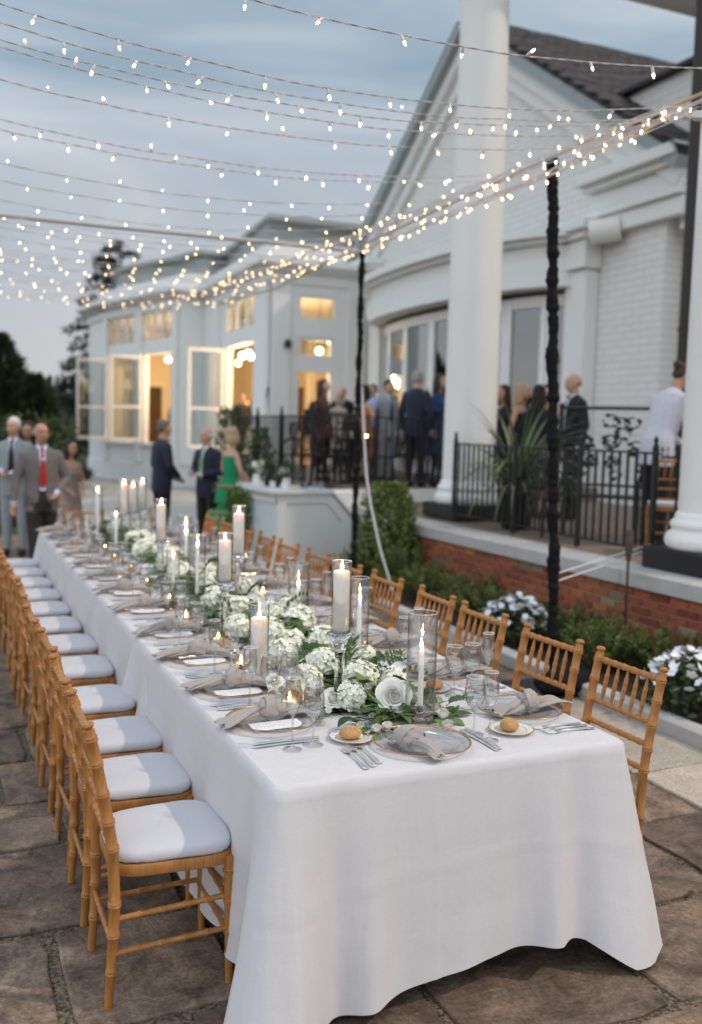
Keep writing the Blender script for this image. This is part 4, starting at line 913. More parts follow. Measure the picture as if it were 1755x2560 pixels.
def in_cyl(n, x, y, hc, hg, rg=.052, rc=.0105, raised=0):
    z = ZS
    cylinder('clear glass cylinder around '+n, rg, hg, (x, y, z))
    if rc < .02:
        gz = z+.0105
        h = thing('glass_taper_holder', 'small glass holder under '+n, 'candle holder', (x, y, gz))
        obj('cup', G().lathe([(.026, 0), (.027, .004), (.013, .012), (.011, .02), (.019, .028), (.019, .048), (.0135, .048), (.0125, .03), (.001, .028)], 20), 'crystal', h, angle=50)
        gg = G(); rr = random.Random(int(x*1000))
        for _ in range(110):
            a = rr.uniform(0, 6.28); q = (.030+.016*rr.random()**.5)*rg/.052; gg.box((q*math.cos(a), q*math.sin(a), rr.uniform(.002, .010)), (.005, .0045, .004), 0, rz=rr.uniform(0, 3))
        p_ = obj('gravel', gg, mat('pale_gravel', (.50, .36, .28), .7, noise=(200, .2, (.72, .6, .5))) if 'gravel' not in MT else 'gravel', h, smooth=False); MT['gravel'] = p_.data.materials[0]; p_['kind'] = 'stuff'
        candle('taper_candle', 'slim ivory taper candle, '+n, hc, rc, (x, y, gz+.0285), taper=.86)
    else: candle('pillar_candle', 'short white pillar candle, '+n, hc, rc, (x, y, z+raised+.0105))
in_cyl('the taper in front of the spray roses near the head charger', 1.594, 2.952, .222, .399, .0535)
in_cyl('the pillar among leaves by the second lawn side setting', 1.193, 3.60, .268, .335, .040, .034)
in_cyl('the taper directly behind the tall crystal stick at the rose', 1.62, 3.56, .285, .43, .040)
in_cyl('the taper facing the fourth flower bed side setting', 1.76, 4.66, .165, .33, .056)
in_cyl('the taper halfway, between hydrangeas on the lawn side', 1.35, 5.2, .325, .43, .048)
in_cyl('the low taper past the halfway stick, lawn side', 1.30, 5.58, .215, .30, .04)
in_cyl('the taper past the halfway stick, flower bed side', 1.58, 6.4, .26, .36, .045)
in_cyl('the slender tall taper before the cluster of three', 1.28, 8.35, .42, .50, .045)
in_cyl('the short taper before the cluster of three', 1.30, 7.55, .28, .34, .045)
in_cyl('the taper beyond the eighth flower bed side setting', 1.80, 7.3, .22, .34, .045)
in_cyl('the taper at the sixth flower bed side setting', 1.83, 6.0, .2, .33, .05)
for i, (x, y) in enumerate(((1.205, 3.26), (1.20, 3.86), (1.24, 4.36), (1.22, 4.93), (1.25, 5.45), (1.24, 6.05), (1.25, 6.65), (1.24, 7.25), (1.26, 7.85), (1.83, 3.95), (1.86, 5.55), (1.84, 6.75))):
    t = thing('votive_candle', '%s small glass votive candle from the head, beside the garland' % ORD[i], 'candle', (x, y, ZS), 0, 'votive candles')
    for pn, me in (('cup', votive_me),): c = bpy.data.objects.new(pn, me); C.objects.link(c); c.parent = t
    obj('wax', G().lathe([(.024, .0035), (.026, .008), (.027, .026), (.001, .025)], 18), 'wax', t)
    c = bpy.data.objects.new('flame', flame_me); C.objects.link(c); c.parent = t; c.location = (0, 0, .03); c.scale = (1.1, 1.1, .62)

# ================================================================ FLORAL GARLAND
gar = thing('floral_garland', 'garland of white hydrangeas, cream roses and green leaves along the table', 'garland', (0, 0, ZS))
def hydrangea_mesh(seed):
    rr = random.Random(seed); g = G(); n = 175
    for i in range(n):
        z = 1-1.72*(i+.5)/n; a = i*2.39996+rr.uniform(-.15, .15); q = math.sqrt(max(0, 1-z*z)); d = Vector((q*math.cos(a), q*math.sin(a), z)); d = (d+Vector((rr.gauss(0, .09), rr.gauss(0, .09), rr.gauss(0, .09)))).normalized()
        rad = rr.uniform(.050, .063)*(1+.12*mnoise.noise(d*2+Vector((seed, 0, 0)))); d2 = (d+Vector((rr.gauss(0, .2), rr.gauss(0, .2), rr.gauss(0, .2)))).normalized(); u = d2.orthogonal().normalized(); w = d2.cross(u); an = rr.uniform(0, 6); c = d*rad; d = d2; s = rr.uniform(.0102, .0138)
        for k in range(4):
            aa = an+k*math.pi/2+rr.uniform(-.15, .15); e = u*math.cos(aa)+w*math.sin(aa); f = d.cross(e); lift = rr.uniform(.05, .5)
            p1 = c+e*(s*.55)+f*(s*.62)+d*(s*lift*.6); p2 = c+e*(s*1.15)+f*(s*.28)+d*(s*lift); p3 = c+e*(s*1.15)-f*(s*.28)+d*(s*lift*.9); p4 = c+e*(s*.55)-f*(s*.62)+d*(s*lift*.5)
            g.add([c, p4, p3, p2, p1], [(0, 1, 2, 3, 4)])
    g.ell((0, 0, -.004), (.048, .048, .044), 12, 8, 1)
    return mesh_of('hydrangea', g, ['petal', mat('flower_core', (.80, .82, .68), .8)], smooth=False)
hyd = [hydrangea_mesh(s) for s in (1, 2, 3)]
def rose_mesh(seed, R0=.052, nl_=7, openness=1.0):
    rr = random.Random(seed); g = G()
    for li in range(nl_):
        f = li/(nl_-1); r = R0*(.16+.66*f); n = 3 if li < 2 else (4 if li < 4 else 5); h = R0*(1.0-.30*f*f*openness); flare = R0*.95*openness*max(0, f-.15)**1.2; tuck = .55*(1-f*openness)
        for i in range(n):
            a0 = 2*math.pi*i/n+li*1.31+rr.uniform(-.2, .2); span = 2*math.pi/n*rr.uniform(1.45, 1.75); P = []; hh = h*rr.uniform(.93, 1.07); roll = rr.uniform(.7, 1.2)
            for v in range(9):
                t = v/8; row = []
                for u in range(11):
                    x = u/10*2-1; a = a0+x*span/2; e = 1-.34*abs(x)**2.4
                    tt = t*e                                      # rounded petal outline
                    rad = r*(.30+.70*math.sin(min(1, tt*1.5)*math.pi/2))*(1+.09*x)*(1-tuck*max(0, tt-.5)**1.3*1.4)+flare*max(0, tt-.5)**1.5*1.9
                    z = hh*tt-flare*roll*max(0, tt-.72)**1.4*2.2+.0008*math.sin(x*5+i*2)
                    row.append((rad*math.cos(a), rad*math.sin(a), z))
                P.append(row)
            g.grid(P)
    g.ell((0, 0, R0*.3), (R0*.5, R0*.5, R0*.36), 12, 8)
    return mesh_of('rose', g, 'rose', angle=180)
rose_me = rose_mesh(1); bud_me = [rose_mesh(s, .022, 4, .35) for s in (5, 6, 7)]
def put(name, me, p, s=1, rot=(0, 0, 0), par=gar):
    o = bpy.data.objects.new(name, me); C.objects.link(o); o.parent = par; o.location = (p[0], p[1], p[2]-ZS if par is gar else p[2]); o.rotation_euler = rot; o.scale = (s,)*3; return o
HY = [(1.5, 3.27, .838, .128), (1.297, 3.335, .828, .118), (1.58, 3.854, .85, .135), (1.63, 4.309, .845, .15), (1.70, 4.66, .835, .14), (1.40, 4.62, .85, .15), (1.40, 4.97, .85, .145), (1.522, 5.5, .85, .15), (1.414, 5.87, .845, .165), (1.591, 7.35, .84, .18), (1.444, 6.35, .85, .15), (1.45, 7.2, .84, .16), (1.68, 8.5, .84, .17), (1.55, 8.85, .83, .16), (1.663, 5.258, .85, .12), (1.42, 4.12, .845, .128), (1.56, 6.75, .84, .16), (1.62, 6.05, .835, .15), (1.5, 7.85, .84, .15), (1.40, 3.13, .815, .10), (1.62, 3.22, .825, .10), (1.44, 3.52, .835, .125), (1.64, 3.55, .83, .12), (1.34, 3.74, .835, .12), (1.46, 3.92, .83, .12), (1.52, 4.42, .86, .13), (1.33, 4.34, .83, .12), (1.56, 4.8, .85, .13), (1.45, 5.3, .85, .13), (1.56, 5.8, .83, .13), (1.5, 6.5, .85, .14), (1.56, 7.05, .85, .14), (1.60, 8.0, .83, .14), (1.45, 8.5, .84, .14)]
for i, (x, y, z, d) in enumerate(HY): put('hydrangea', hyd[i % 3], (x, y, z+.012), d/.128*1.12, (ru(-.5, .5), ru(-.5, .5), ru(0, 6)))
face = Vector((0, 0, CAM_H))
def toward(p, tilt=.75):
    d = (face-Vector(p)); d.normalize(); v = Vector((0, 0, 1)).lerp(d, tilt).normalized(); return v.to_track_quat('Z', 'Y').to_euler()
put('rose', rose_me, (1.53, 3.04, .835), 1.0, toward((1.55, 3.05, .8), .85))
for x, y, s in ((1.348, 3.174, .72), (1.66, 3.42, .6), (1.22, 3.475, .55), (1.44, 3.68, .6), (1.70, 3.86, .6), (1.28, 3.93, .55), (1.52, 4.5, .65), (1.30, 5.3, .6), (1.62, 5.7, .7), (1.36, 6.6, .6)):
    put('rose', rose_me, (x, y, .80), s, toward((x, y, .8), ru(.2, .7)))
for i, (x, y, s) in enumerate(((1.434, 3.016, .85), (1.346, 2.925, .85), (1.37, 2.845, .85), (1.425, 2.872, .98), (1.49, 3.03, 1.0), (1.685, 3.011, 1.0), (1.672, 2.92, 1.1), (1.64, 2.83, 1.05), (1.70, 3.061, 1.0), (1.75, 3.096, .95), (1.331, 3.273, .8), (1.287, 3.078, .7), (1.226, 3.406, .8), (1.69, 2.96, .95), (1.72, 3.2, .9), (1.41, 3.43, .8), (1.24, 3.7, .8), (1.33, 3.8, .85), (1.64, 3.62, .9), (1.25, 4.1, .8), (1.55, 4.12, .9), (1.72, 4.1, .8), (1.3, 4.8, .9), (1.6, 4.9, .9))):
    put('rosebud', bud_me[i % 3], (x, y, .770+ru(0, .02)), s, toward((x, y, .78), ru(.25, .85)))
leafs = []
for L, Wd, cu, fo, mm in ((.075, .046, .3, .18, 'leaf'), (.065, .042, .15, .25, 'leafd'), (.085, .03, .25, .2, 'leafd'), (.062, .02, .2, .25, 'leafd'), (.055, .035, .4, .15, 'leaf'), (.07, .024, -.2, .2, 'leaf')):
    leafs.append(mesh_of('leaf', G().leaf((0, 0, 0), (1, 0, 0), (0, 0, 1), L, Wd, cu, fo, 0, 5), mm, angle=180))
def garx(y): return 1.50+.05*math.sin(y*2.1)
rl = random.Random(21); nl = 0
def leaf_pose(y, spread):
    x = garx(y)+rl.gauss(0, .10)*spread; dx = x-garx(y); z = .775+max(0, .105-abs(dx)*.42)*rl.uniform(.2, 1.2)+.012
    az = rl.uniform(0, 6.28) if rl.random() < .5 else (0 if dx > 0 else math.pi)+rl.gauss(0, .8)
    return x, y, z, az, rl.uniform(-.55, .35), rl.gauss(0, .5)
while nl < 235:
    y = 2.90+2.15*rl.random()**1.1; x, y, z, az, pt, rl_ = leaf_pose(y, 1.0)
    if (x-1.594)**2+(y-2.952)**2 < .0036 or x < 1.13 or x > 1.86 or ((x-1.50)**2+(y-2.98)**2 < .0085 and z > .79): continue
    me = leafs[rl.choice((0, 0, 1, 1, 2, 3, 4, 5))]; put('leaf', me, (x, y, max(z, .772)), rl.uniform(.75, 1.3), (rl_, pt, az)); nl += 1
for cx_, cy_, nn_ in ((1.39, 2.90, 16), (1.67, 2.95, 16), (1.72, 3.08, 10), (1.28, 3.12, 8)):
    for k in range(nn_):
        a = rl.uniform(0, 6.28); q = rl.uniform(.0, .07); put('leaf', leafs[rl.choice((0, 1, 2, 4, 5))], (cx_+q*math.cos(a), cy_+q*math.sin(a), .770+rl.uniform(0, .012)), rl.uniform(.7, 1.05), (rl.gauss(0, .25), rl.uniform(-.25, .05), a+rl.gauss(0, .5)))
# arching sprigs of narrow leaves
def sprig(p, d, L, n, name='sprig'):
    g = G(); p = Vector(p); d = Vector(d).normalized(); pts = []
    for i in range(n+1):
        t = i/n; pts.append(p+d*(L*t)+Vector((0, 0, L*(.55*t-.75*t*t))))
    g.tube(pts, [.0017*(1-.6*i/n) for i in range(n+1)], 5, 1)
    for i in range(1, n+1):
        for sgn in (-1, 1):
            sd_ = d.cross(Vector((0, 0, 1))).normalized()*sgn; dd = (d*.75+sd_*.7+Vector((0, 0, rl.uniform(.05, .6)))).normalized()
            g.leaf(pts[i], dd, (0, 0, 1), rl.uniform(.034, .052), rl.uniform(.013, .019), .15, .2, 0, 4)
    g.leaf(pts[-1], pts[-1]-pts[-2], (0, 0, 1), .045, .015, .1, .2)
    o = obj(name, g, ['leafd', 'stem'], gar, (0, 0, -ZS), angle=180); return o
for p, d, L in (((1.60, 3.26, .80), (.9, .1, .35), .21), ((1.62, 3.34, .80), (.7, .4, .5), .18), ((1.56, 3.3, .82), (.4, .2, .8), .13), ((1.66, 3.46, .80), (.9, .5, .5), .2), ((1.52, 3.42, .84), (.3, .5, .8), .16), ((1.62, 3.9, .82), (.8, .2, .5), .2), ((1.36, 4.5, .82), (-.3, .3, .9), .17), ((1.6, 4.5, .83), (.7, .1, .7), .22), ((1.44, 5.15, .82), (.2, .2, .9), .2), ((1.24, 3.72, .79), (-.8, -.2, .2), .12), ((1.48, 4.8, .84), (.5, -.3, .9), .2), ((1.5, 5.75, .84), (.5, -.3, .9), .2), ((1.74, 3.02, .785), (.95, -.1, .25), .10)): sprig(p, d, L, 7)
g = G()
for i in range(2600):
    y = (4.2+5.0*rl.random()) if i < 1700 else 2.95+2.0*rl.random(); x, y, z, az, pt, rl_ = leaf_pose(y, .9 if i < 1700 else .62)
    if i >= 1700: z = .768+rl.random()*.045
    d = Vector((math.cos(az), math.sin(az), -pt*.6)); L = rl.uniform(.05, .085); g.leaf((x, y, max(z, .771)), d, (rl.gauss(0, .4), rl.gauss(0, .4), 1), L, L*rl.uniform(.35, .62), .2, .2, 0, 3)
fo = obj('foliage', g, mat('mixed_foliage', (.040, .085, .022), .5, spec=.3, noise=(9, .2, (.13, .20, .07))), gar, (0, 0, -ZS), angle=180); fo['kind'] = 'stuff'
g = G()
for s in range(5):
    pts = [(garx(2.95+.25*i)+.05*math.sin(i*1.3+s*2), 2.95+.25*i, .775+.012*s) for i in range(25)]; g.tube(pts, .004, 5)
obj('stem', g, 'stem', gar, (0, 0, -ZS))
# ================================================================ STRING LIGHT CANOPY
def gathered_pole(label, base, top, r0, seed, smooth_=False):
    t = thing('canopy_pole', label, 'pole', base); b = Vector(base); d = Vector(top)-b; L = d.length; rr = random.Random(seed)
    obj('pole', G().tube([(0, 0, .01), d], .022, 10), 'iron', t)
    n = 260; g = G(); rows = []; z0 = .12
    for i in range(n+1):
        u = i/n; c = d*(z0/L+(1-z0/L)*u)
        ru_ = 1+.26*mnoise.noise(Vector((u*20, seed, 0)))+.38*mnoise.noise(Vector((u*75, seed+4, 0)))-.20*(math.sin(u*85+3*math.sin(u*17)) > .7)
        ox = .012*mnoise.noise(Vector((u*14, 3, seed))); oy = .012*mnoise.noise(Vector((u*14, 8, seed))); row = []
        for j in range(16):
            a = 2*math.pi*j/16; q = r0*ru_*(1+.26*mnoise.noise(Vector((math.cos(a)*1.6, math.sin(a)*1.6, u*80+seed))))
            row.append((c.x+ox+q*math.cos(a), c.y+oy+q*math.sin(a), c.z))
        rows.append(row)
    g.grid(rows, 0, True); obj('gathered_sleeve', g, 'fabric_black', t, angle=120)
    obj('base_plate', G().rbox((0, 0, .008), (.55, .5, .014), .003), 'iron', t)
    sb = tag(obj('sandbag', None_bag(rr, seed), 'fabric_black', None, (b.x-.02, b.y-.16, .0165)), 'black sandbag slumped on the base of '+label.split(' ', 1)[1][:0]+('the nearer canopy pole' if seed == 2 else 'the canopy pole by the bar'), 'sandbag')
    return t
def None_bag(rr, seed):
    g = G(); rows = []
    for i in range(13):
        th = math.pi*i/12; row = []
        for j in range(24):
            a = 2*math.pi*j/24; dd = Vector((math.sin(th)*math.cos(a), math.sin(th)*math.sin(a), -math.cos(th))); s = 1+.16*mnoise.noise(dd*2.4+Vector((seed, 0, 0)))
            row.append((dd.x*.25*s, dd.y*.12*s, max(0, .07+dd.z*(.10 if dd.z > 0 else .08)*s)))
        rows.append(row)
    return g.grid(rows, 0, True)
gathered_pole('black pole in a gathered fabric sleeve beside the white impatiens', (4.03, 5.47, 0), (3.95, 5.64, 3.72), .040, 2)
gathered_pole('slim black canopy pole standing by the corner of the white bar', (3.95, 8.86, 0), (3.95, 8.84, 3.62), .030, 5)
tag(obj('canopy_rope', G().tube([(3.97, 2.6, 3.76), (3.96, 4.2, 3.735), (3.95, 5.64, 3.735), (3.95, 7.2, 3.70), (3.95, 8.84, 3.66), (3.95, 11.5, 3.56), (3.95, 14.2, 3.66)], .011, 8), 'rope'), 'tan rope running over both black poles and carrying the lights', 'rope')
tag(obj('cross_pipe', G().tube([(3.94, 8.86, 3.60), (1.4, 8.9, 3.585), (-1.2, 8.95, 3.60)], .021, 10), mat('grey_pipe', (.50, .49, .47), .5)), 'grey pipe spanning across the table at canopy height', 'pipe')
# bulb: socket with a lit tip, hanging along -z
gb_ = G().lathe([(.0045, -.002), (.0068, -.006), (.0075, -.026), (.0062, -.031)], 8, 0); gb_.lathe([(.0045, -.0305), (.0052, -.034), (.0048, -.042), (.0030, -.048), (.0006, -.051)], 8, 1)
bulb_me = mesh_of('bulb', gb_, ['socket', 'bulb'], angle=180)
rs = random.Random(31)
def strand(label, A, B, sag, spacing=.33, rad=.0034, slack=.02):
    A, B = Vector(A), Vector(B); L = (B-A).length; n = max(12, int(L/.07)); pts = []
    ph = rs.uniform(0, 9)
    for i in range(n+1):
        u = i/n; p = A.lerp(B, u); p.z -= sag*4*u*(1-u); p.z += slack*.35*mnoise.noise(Vector((u*L*2.2, ph, 0))); p.y += slack*.4*mnoise.noise(Vector((u*L*1.7, ph+5, 0)))
        pts.append(p)
    t = tag(obj('light_strand', G(), 'cord'), label, 'string lights', 'strands of the light canopy')
    # two twisted wires
    g = G(); fine = []
    m_ = int(L/.022) if (A.y+B.y)/2 < 6.5 else int(L/.06)
    for w in (0, 1):
        Q = []
        for i in range(m_+1):
            u = i/m_*n; k = min(int(u), n-1); p = pts[k].lerp(pts[k+1], u-k); a = i*.85+w*math.pi; Q.append(p+Vector((0, math.cos(a), math.sin(a)))*rad*.62)
        g.tube(Q, rad*.62, 5, cap=False)
    me = t.data; me.from_pydata(g.v, [], g.f); me.polygons.foreach_set('use_smooth', [True]*len(me.polygons)); me.update()
    s = rs.uniform(.05, spacing)
    while s < L-.02:
        u = s/L*n; k = min(int(u), n-1); p = pts[k].lerp(pts[k+1], u-k)
        o = bpy.data.objects.new('bulb', bulb_me); C.objects.link(o); o.parent = t; o.location = p
        q = rs.random(); tilt = rs.gauss(0, .45) if q < .8 else math.pi+rs.gauss(0, .5)
        o.rotation_euler = (rs.gauss(0, .3), tilt, rs.uniform(0, 6)); k_ = rs.uniform(.85, 1.1)*(1 if p.y < 6.5 else .72); o.scale = (k_, k_, k_); s += spacing*rs.uniform(.9, 1.1)
    return t
YS_ = [3.62, 4.2, 4.57, 4.70, 4.82, 5.22, 5.98, 6.14, 6.85, 7.37, 7.99, 8.52, 8.7, 9.2, 9.55, 9.97, 10.4, 10.86, 11.25, 11.6, 12.0, 12.4, 12.8, 13.2, 13.7]
for i, y in enumerate(YS_):
    zr = 3.70 if y < 9 else 3.60
    strand('%s white wire light strand crossing above the table, counted from the head' % ORD[i], (-.95, y+rs.uniform(-.05, .05), 3.74+rs.uniform(-.02, .03)), (3.93, y+rs.uniform(-.12, .12)+(.0 if y > 4.5 else .1), zr), (.27 if y < 9 else .20)+rs.uniform(-.03, .03), .33 if y < 8.4 else .26)
for i in range(9):
    x1 = 3.92-.13*i; strand('%s light strand bundled just below the tan canopy rope' % ORD[i], (3.92-.012*i, 4.0+.06*i, 3.70-.022*(i % 5)), (x1, 8.9+.62*i, 3.58-.020*(i % 5)), .03+.016*(i % 5), .36, .0044, .06)
tag(obj('cord_connector', G().rbox((0, 0, 0), (.05, .09, .045), .006).rbox((.0, .085, -.01), (.035, .05, .03), .005), 'socket', None, (3.93, 4.22, 3.60), (.3, .2, .4)), 'white plug connector taped where the light strands meet the rope', 'plug')
g = G().tube([(3.985, 8.84, 2.25), (4.0, 8.80, 1.8), (4.02, 8.75, 1.35), (4.045, 8.68, 1.05), (4.10, 8.55, .62), (4.22, 8.45, .16)], .012, 8)
tag(obj('power_cord', g, mat('white_cord', (.72, .68, .70), .6)), 'thick white cord running down the slim pole into the bed', 'cord')
for k, dz in enumerate((0, .055)):
    tag(obj('guy_cord', G().tube([(4.06, 5.5, .775+dz), (4.85, 5.95, .80+dz), (5.66, 6.36, .86+dz*.6)], .006, 6), 'socket'), ('lower' if k == 0 else 'upper')+' thin clear guy cord tying the sleeved pole to the railing', 'cord')

flower_spots = []
# ================================================================ IRON RAILINGS AND FURNITURE
def railing(label, P, Q, z0, h, posts, bal=.115, panel=None):
    P, Q = Vector((*P, 0)), Vector((*Q, 0)); d = Q-P; L = d.length; rz = math.atan2(d.y, d.x); t = thing('iron_railing', label, 'railing', (P.x, P.y, z0), rz)
    for s in posts:
        p = obj('post', G().rbox((s, 0, h/2+.03), (.045, .045, h+.06), .005), 'iron', t)
        obj('finial', G().lathe([(.018, h+.06), (.024, h+.075), (.012, h+.085), (.022, h+.105), (.018, h+.125), (.004, h+.15)], 10, c=(s, 0, 0)), 'iron', p)
    obj('top_rail', G().rbox((L/2, 0, h), (L, .042, .02), .004), 'iron', t); obj('bottom_rail', G().rbox((L/2, 0, .09), (L, .03, .018), .003), 'iron', t)
    s = bal
    while s < L-.03:
        if not any(abs(s-q) < .05 for q in posts) and not (panel and panel[0] < s < panel[1]): obj('baluster', G().box((s, 0, (h+.09)/2), (.019, .019, h-.11)), 'iron', t, smooth=False)
        s += bal
    if panel:
        a, b = panel; w = b-a; g = G(); n = 4
        for k in range(n+1):
            x0 = a+w*k/n; g.box((x0, 0, (h+.09)/2), (.016, .016, h-.11))
        for k in range(2*n-1):
            x0 = a+w*k/(2*n); x1 = x0+w/n
            for (ya, yb) in ((h-.02, .10), (.10, h-.02)):
                if x1 > b+.01: continue
                g.tube([(x0+(x1-x0)*(.5-.5*math.cos(u*math.pi/8)), 0, ya+(yb-ya)*u/8) for u in range(9)], .008, 6)
        for k in range(n):
            xc = a+w*(k+.5)/n
            for zc in (.33, .62): g.tube([(xc+.05*math.cos(u*math.pi/6), 0, zc+.09*math.sin(u*math.pi/6)) for u in range(13)], .007, 5)
        obj('lattice_panel', g, 'iron', t)
    return t
railing('black iron railing with lattice panel along the terrace between the columns', (5.72, 9.92), (5.62, 6.30), .742, .93, (.02, 1.36, 2.52, 3.58), .115, (1.62, 2.26))
railing('short black iron railing running from the corner post to the portico column', (5.64, 6.26), (6.0, 6.08), .742, .9, (), .12)
railing('black iron railing across the upper terrace behind the bar', (4.95, 12.72), (7.15, 12.72), .95, 1.05, (.02, 1.05, 2.1), .10)
railing('black iron railing turning back along the upper terrace edge', (4.95, 12.8), (4.95, 16.4), .95, 1.05, (1.2, 2.4, 3.58), .12)
railing('sloping black iron handrail beside the white terrace steps', (4.5, 11.62), (4.62, 12.6), .01, .95, (.02, .96), .12)
def garden_seat(label, loc, rz, w=1.05, hb=1.32):
    t = thing('iron_garden_seat', label, 'bench', loc, rz)
    for sx in (-1, 1):
        obj('leg', G().tube([(sx*w/2, .42, .45), (sx*w/2, .44, .2), (sx*w/2, .46, 0)], .02, 8), 'iron', t); obj('back_post', G().tube([(sx*w/2, -.05, 0), (sx*w/2, 0, .45), (sx*w/2, -.08, hb)], .022, 8).ell((sx*w/2, -.08, hb+.02), (.03, .03, .035), 8, 6), 'iron', t)
        obj('arm', G().tube([(sx*w/2, -.03, .68), (sx*w/2, .3, .70), (sx*w/2, .44, .62), (sx*w/2, .43, .46)], .018, 8), 'iron', t)
    g = G()
    for k in range(9): g.box((0, .02+.05*k, .45), (w, .03, .02))
    obj('seat', g, 'iron', t, smooth=False)
    g = G(); g.tube([(-w/2, -.08, hb), (w/2, -.08, hb)], .018, 8).tube([(-w/2, -.02, .55), (w/2, -.02, .55)], .014, 8)
    rr = random.Random(int(loc[0]*100)); 
    def on(x, z): return (x, -.02-.06*(z-.55)/(hb-.55), z)
    for k in range(26):
        x, z = rr.uniform(-w/2+.07, w/2-.07), rr.uniform(.62, hb-.07); q = rr.uniform(.05, .085); a0 = rr.uniform(0, 6)
        g.tube([on(x+q*math.cos(a0+u*.6), z+q*.75*math.sin(a0+u*.6)) for u in range(10)], .009, 5)
        for e in range(3):
            a = a0+e*2.1; c = Vector(on(x+q*math.cos(a), z+q*.75*math.sin(a))); g.ell(c, (.034, .008, .02), 8, 5, 0, Matrix.Rotation(rr.uniform(-1, 1), 3, 'Y'))
    obj('vine_back', g, 'iron', t); return t
garden_seat('ornate black cast iron seat with vine back behind the railing', (6.42, 8.05, .742), R(128), .95, 1.36)
garden_seat('ornate black cast iron seat behind the bowed terrace railing', (5.55, 13.5, .95), R(20), 1.1, 1.1)
garden_seat('ornate black cast iron seat near the conservatory door', (6.9, 14.6, .95), R(-10), 1.1, 1.0)
def cafe_table(label, loc):
    t = thing('round_terrace_table', label, 'table', loc)
    obj('top', G().lathe([(.40, .70), (.42, .71), (.42, .725), (0, .728)], 28), 'iron', t); obj('pedestal', G().lathe([(.22, 0), (.2, .03), (.04, .08), (.03, .4), (.05, .66), (.12, .70)], 16), 'iron', t)
def cafe_chair(label, loc, rz):
    t = thing('iron_terrace_chair', label, 'chair', loc, rz, 'iron chairs on the upper terrace')
    for sx in (-1, 1):
        obj('front_leg', G().tube([(sx*.2, .2, .44), (sx*.21, .22, 0)], .013, 6), 'iron', t); obj('back_leg', G().tube([(sx*.2, -.22, 0), (sx*.2, -.2, .44), (sx*.2, -.26, .92)], .014, 6), 'iron', t)
    obj('seat', G().rbox((0, 0, .45), (.43, .43, .03), .01), 'iron', t); obj('top_rail', G().tube([(-.2, -.26, .92), (0, -.27, .95), (.2, -.26, .92)], .014, 6), 'iron', t)
    for k in range(5): obj('slat', G().tube([(-.13+.065*k, -.205, .47), (-.13+.065*k, -.262, .93)], .009, 5), 'iron', t)
for k, (x, y, n_) in enumerate(((6.1, 13.9, 'behind the upper railing'), (7.9, 14.8, 'in front of the bowed doors'), (8.2, 18.6, 'by the conservatory door'))):
    cafe_table('round black terrace table '+n_, (x, y, .951))
    flower_spots.append((x, y, .951+.7285, n_))
    for j in range(3):
        a = 1.1+2.1*j+k; cafe_chair('%s black iron chair of the table %s' % (ORD[j], n_), (x+.72*math.cos(a), y+.72*math.sin(a), .951), a+math.pi/2)
# ================================================================ THE BAR
bar = thing('white_bar', 'white panelled bar counter with a cut-away shoulder and moulded end', 'bar', (3.93, 11.2, 0))
MT['barw'] = mat('bar_white_paint', (.70, .71, .68), .5)
prof = [(0, 0), (1.02, 0), (1.02, .66), (.72, .985), (0, .985)]
def xz(poly, y0, y1, g=None, m=0):
    g = g or G(); n = len(poly); vs = [(a, y0, b) for a, b in poly]+[(a, y1, b) for a, b in poly]
    return g.add(vs, [tuple(range(n-1, -1, -1)), tuple(range(n, 2*n))]+[(i, (i+1) % n, n+(i+1) % n, n+i) for i in range(n)], m)
obj('end_panel', xz(prof, .025, .09), 'barw', bar, smooth=False)
def frame_strip(poly, w, y0, y1):
    g = G(); c = Vector((.5, .45)); n = len(poly)
    for i in range(n):
        a, b = Vector(poly[i]), Vector(poly[(i+1) % n]); d = (b-a).normalized(); nn = Vector((-d.y, d.x))
        pa, pb = Vector(poly[i-1]), Vector(poly[(i+2) % n])
        def mit(p, q, r_):
            d1 = (q-p).normalized(); d2 = (r_-q).normalized(); n1 = Vector((-d1.y, d1.x)); n2 = Vector((-d2.y, d2.x)); k = (n1+n2); return q+k*(w/(1+n1.dot(n2)))
        ia, ib = mit(pa, a, b), mit(a, b, pb); xz([tuple(a), tuple(b), tuple(ib), tuple(ia)], y0, y1, g)
    return g
obj('panel_moulding', frame_strip(prof, .12, 0, .0245), 'barw', bar, smooth=False)
front = [(.0, .03), (-.04, .35), (-.06, .7), (-.05, 1.1), (0, 1.5), (.08, 1.9)]
g = G(); P = [[(x, y, z) for x, y in front] for z in (0, .985)]; g.grid(P); P2 = [[(x+.06, y, z) for x, y in front] for z in (.985, 0)]; g.grid(P2); obj('front_panel', g, mat('bar_blue_white', (.60, .66, .67), .5), bar)
for z0, z1, k in ((.0, .10, .02), (.86, .94, .02)): 
    g = G(); g.grid([[(x-k, y, z0) for x, y in front], [(x-k, y, z1) for x, y in front], [(x+.02, y, z1) for x, y in front]]); obj('band', g, 'barw', bar, smooth=False)
top = [(-.10, -.05), (.74, -.05), (.74, .5), (.55, .7)]+[(x+.5, y) for x, y in front[3:]]+[(x-.10, y) for x, y in front[::-1]]
obj('counter_top', G().prism(top, .987, 1.035), 'barw', bar, smooth=False)
obj('shoulder', G().add([(.745, -.03, .985), (1.05, -.03, .655), (1.05, .12, .655), (.745, .12, .985), (.745, -.03, 1.02), (1.075, -.03, .67), (1.075, .12, .67), (.745, .12, 1.02)], [(0, 3, 2, 1), (4, 5, 6, 7), (0, 1, 5, 4), (1, 2, 6, 5), (2, 3, 7, 6), (3, 0, 4, 7)]), 'barw', bar, smooth=False)
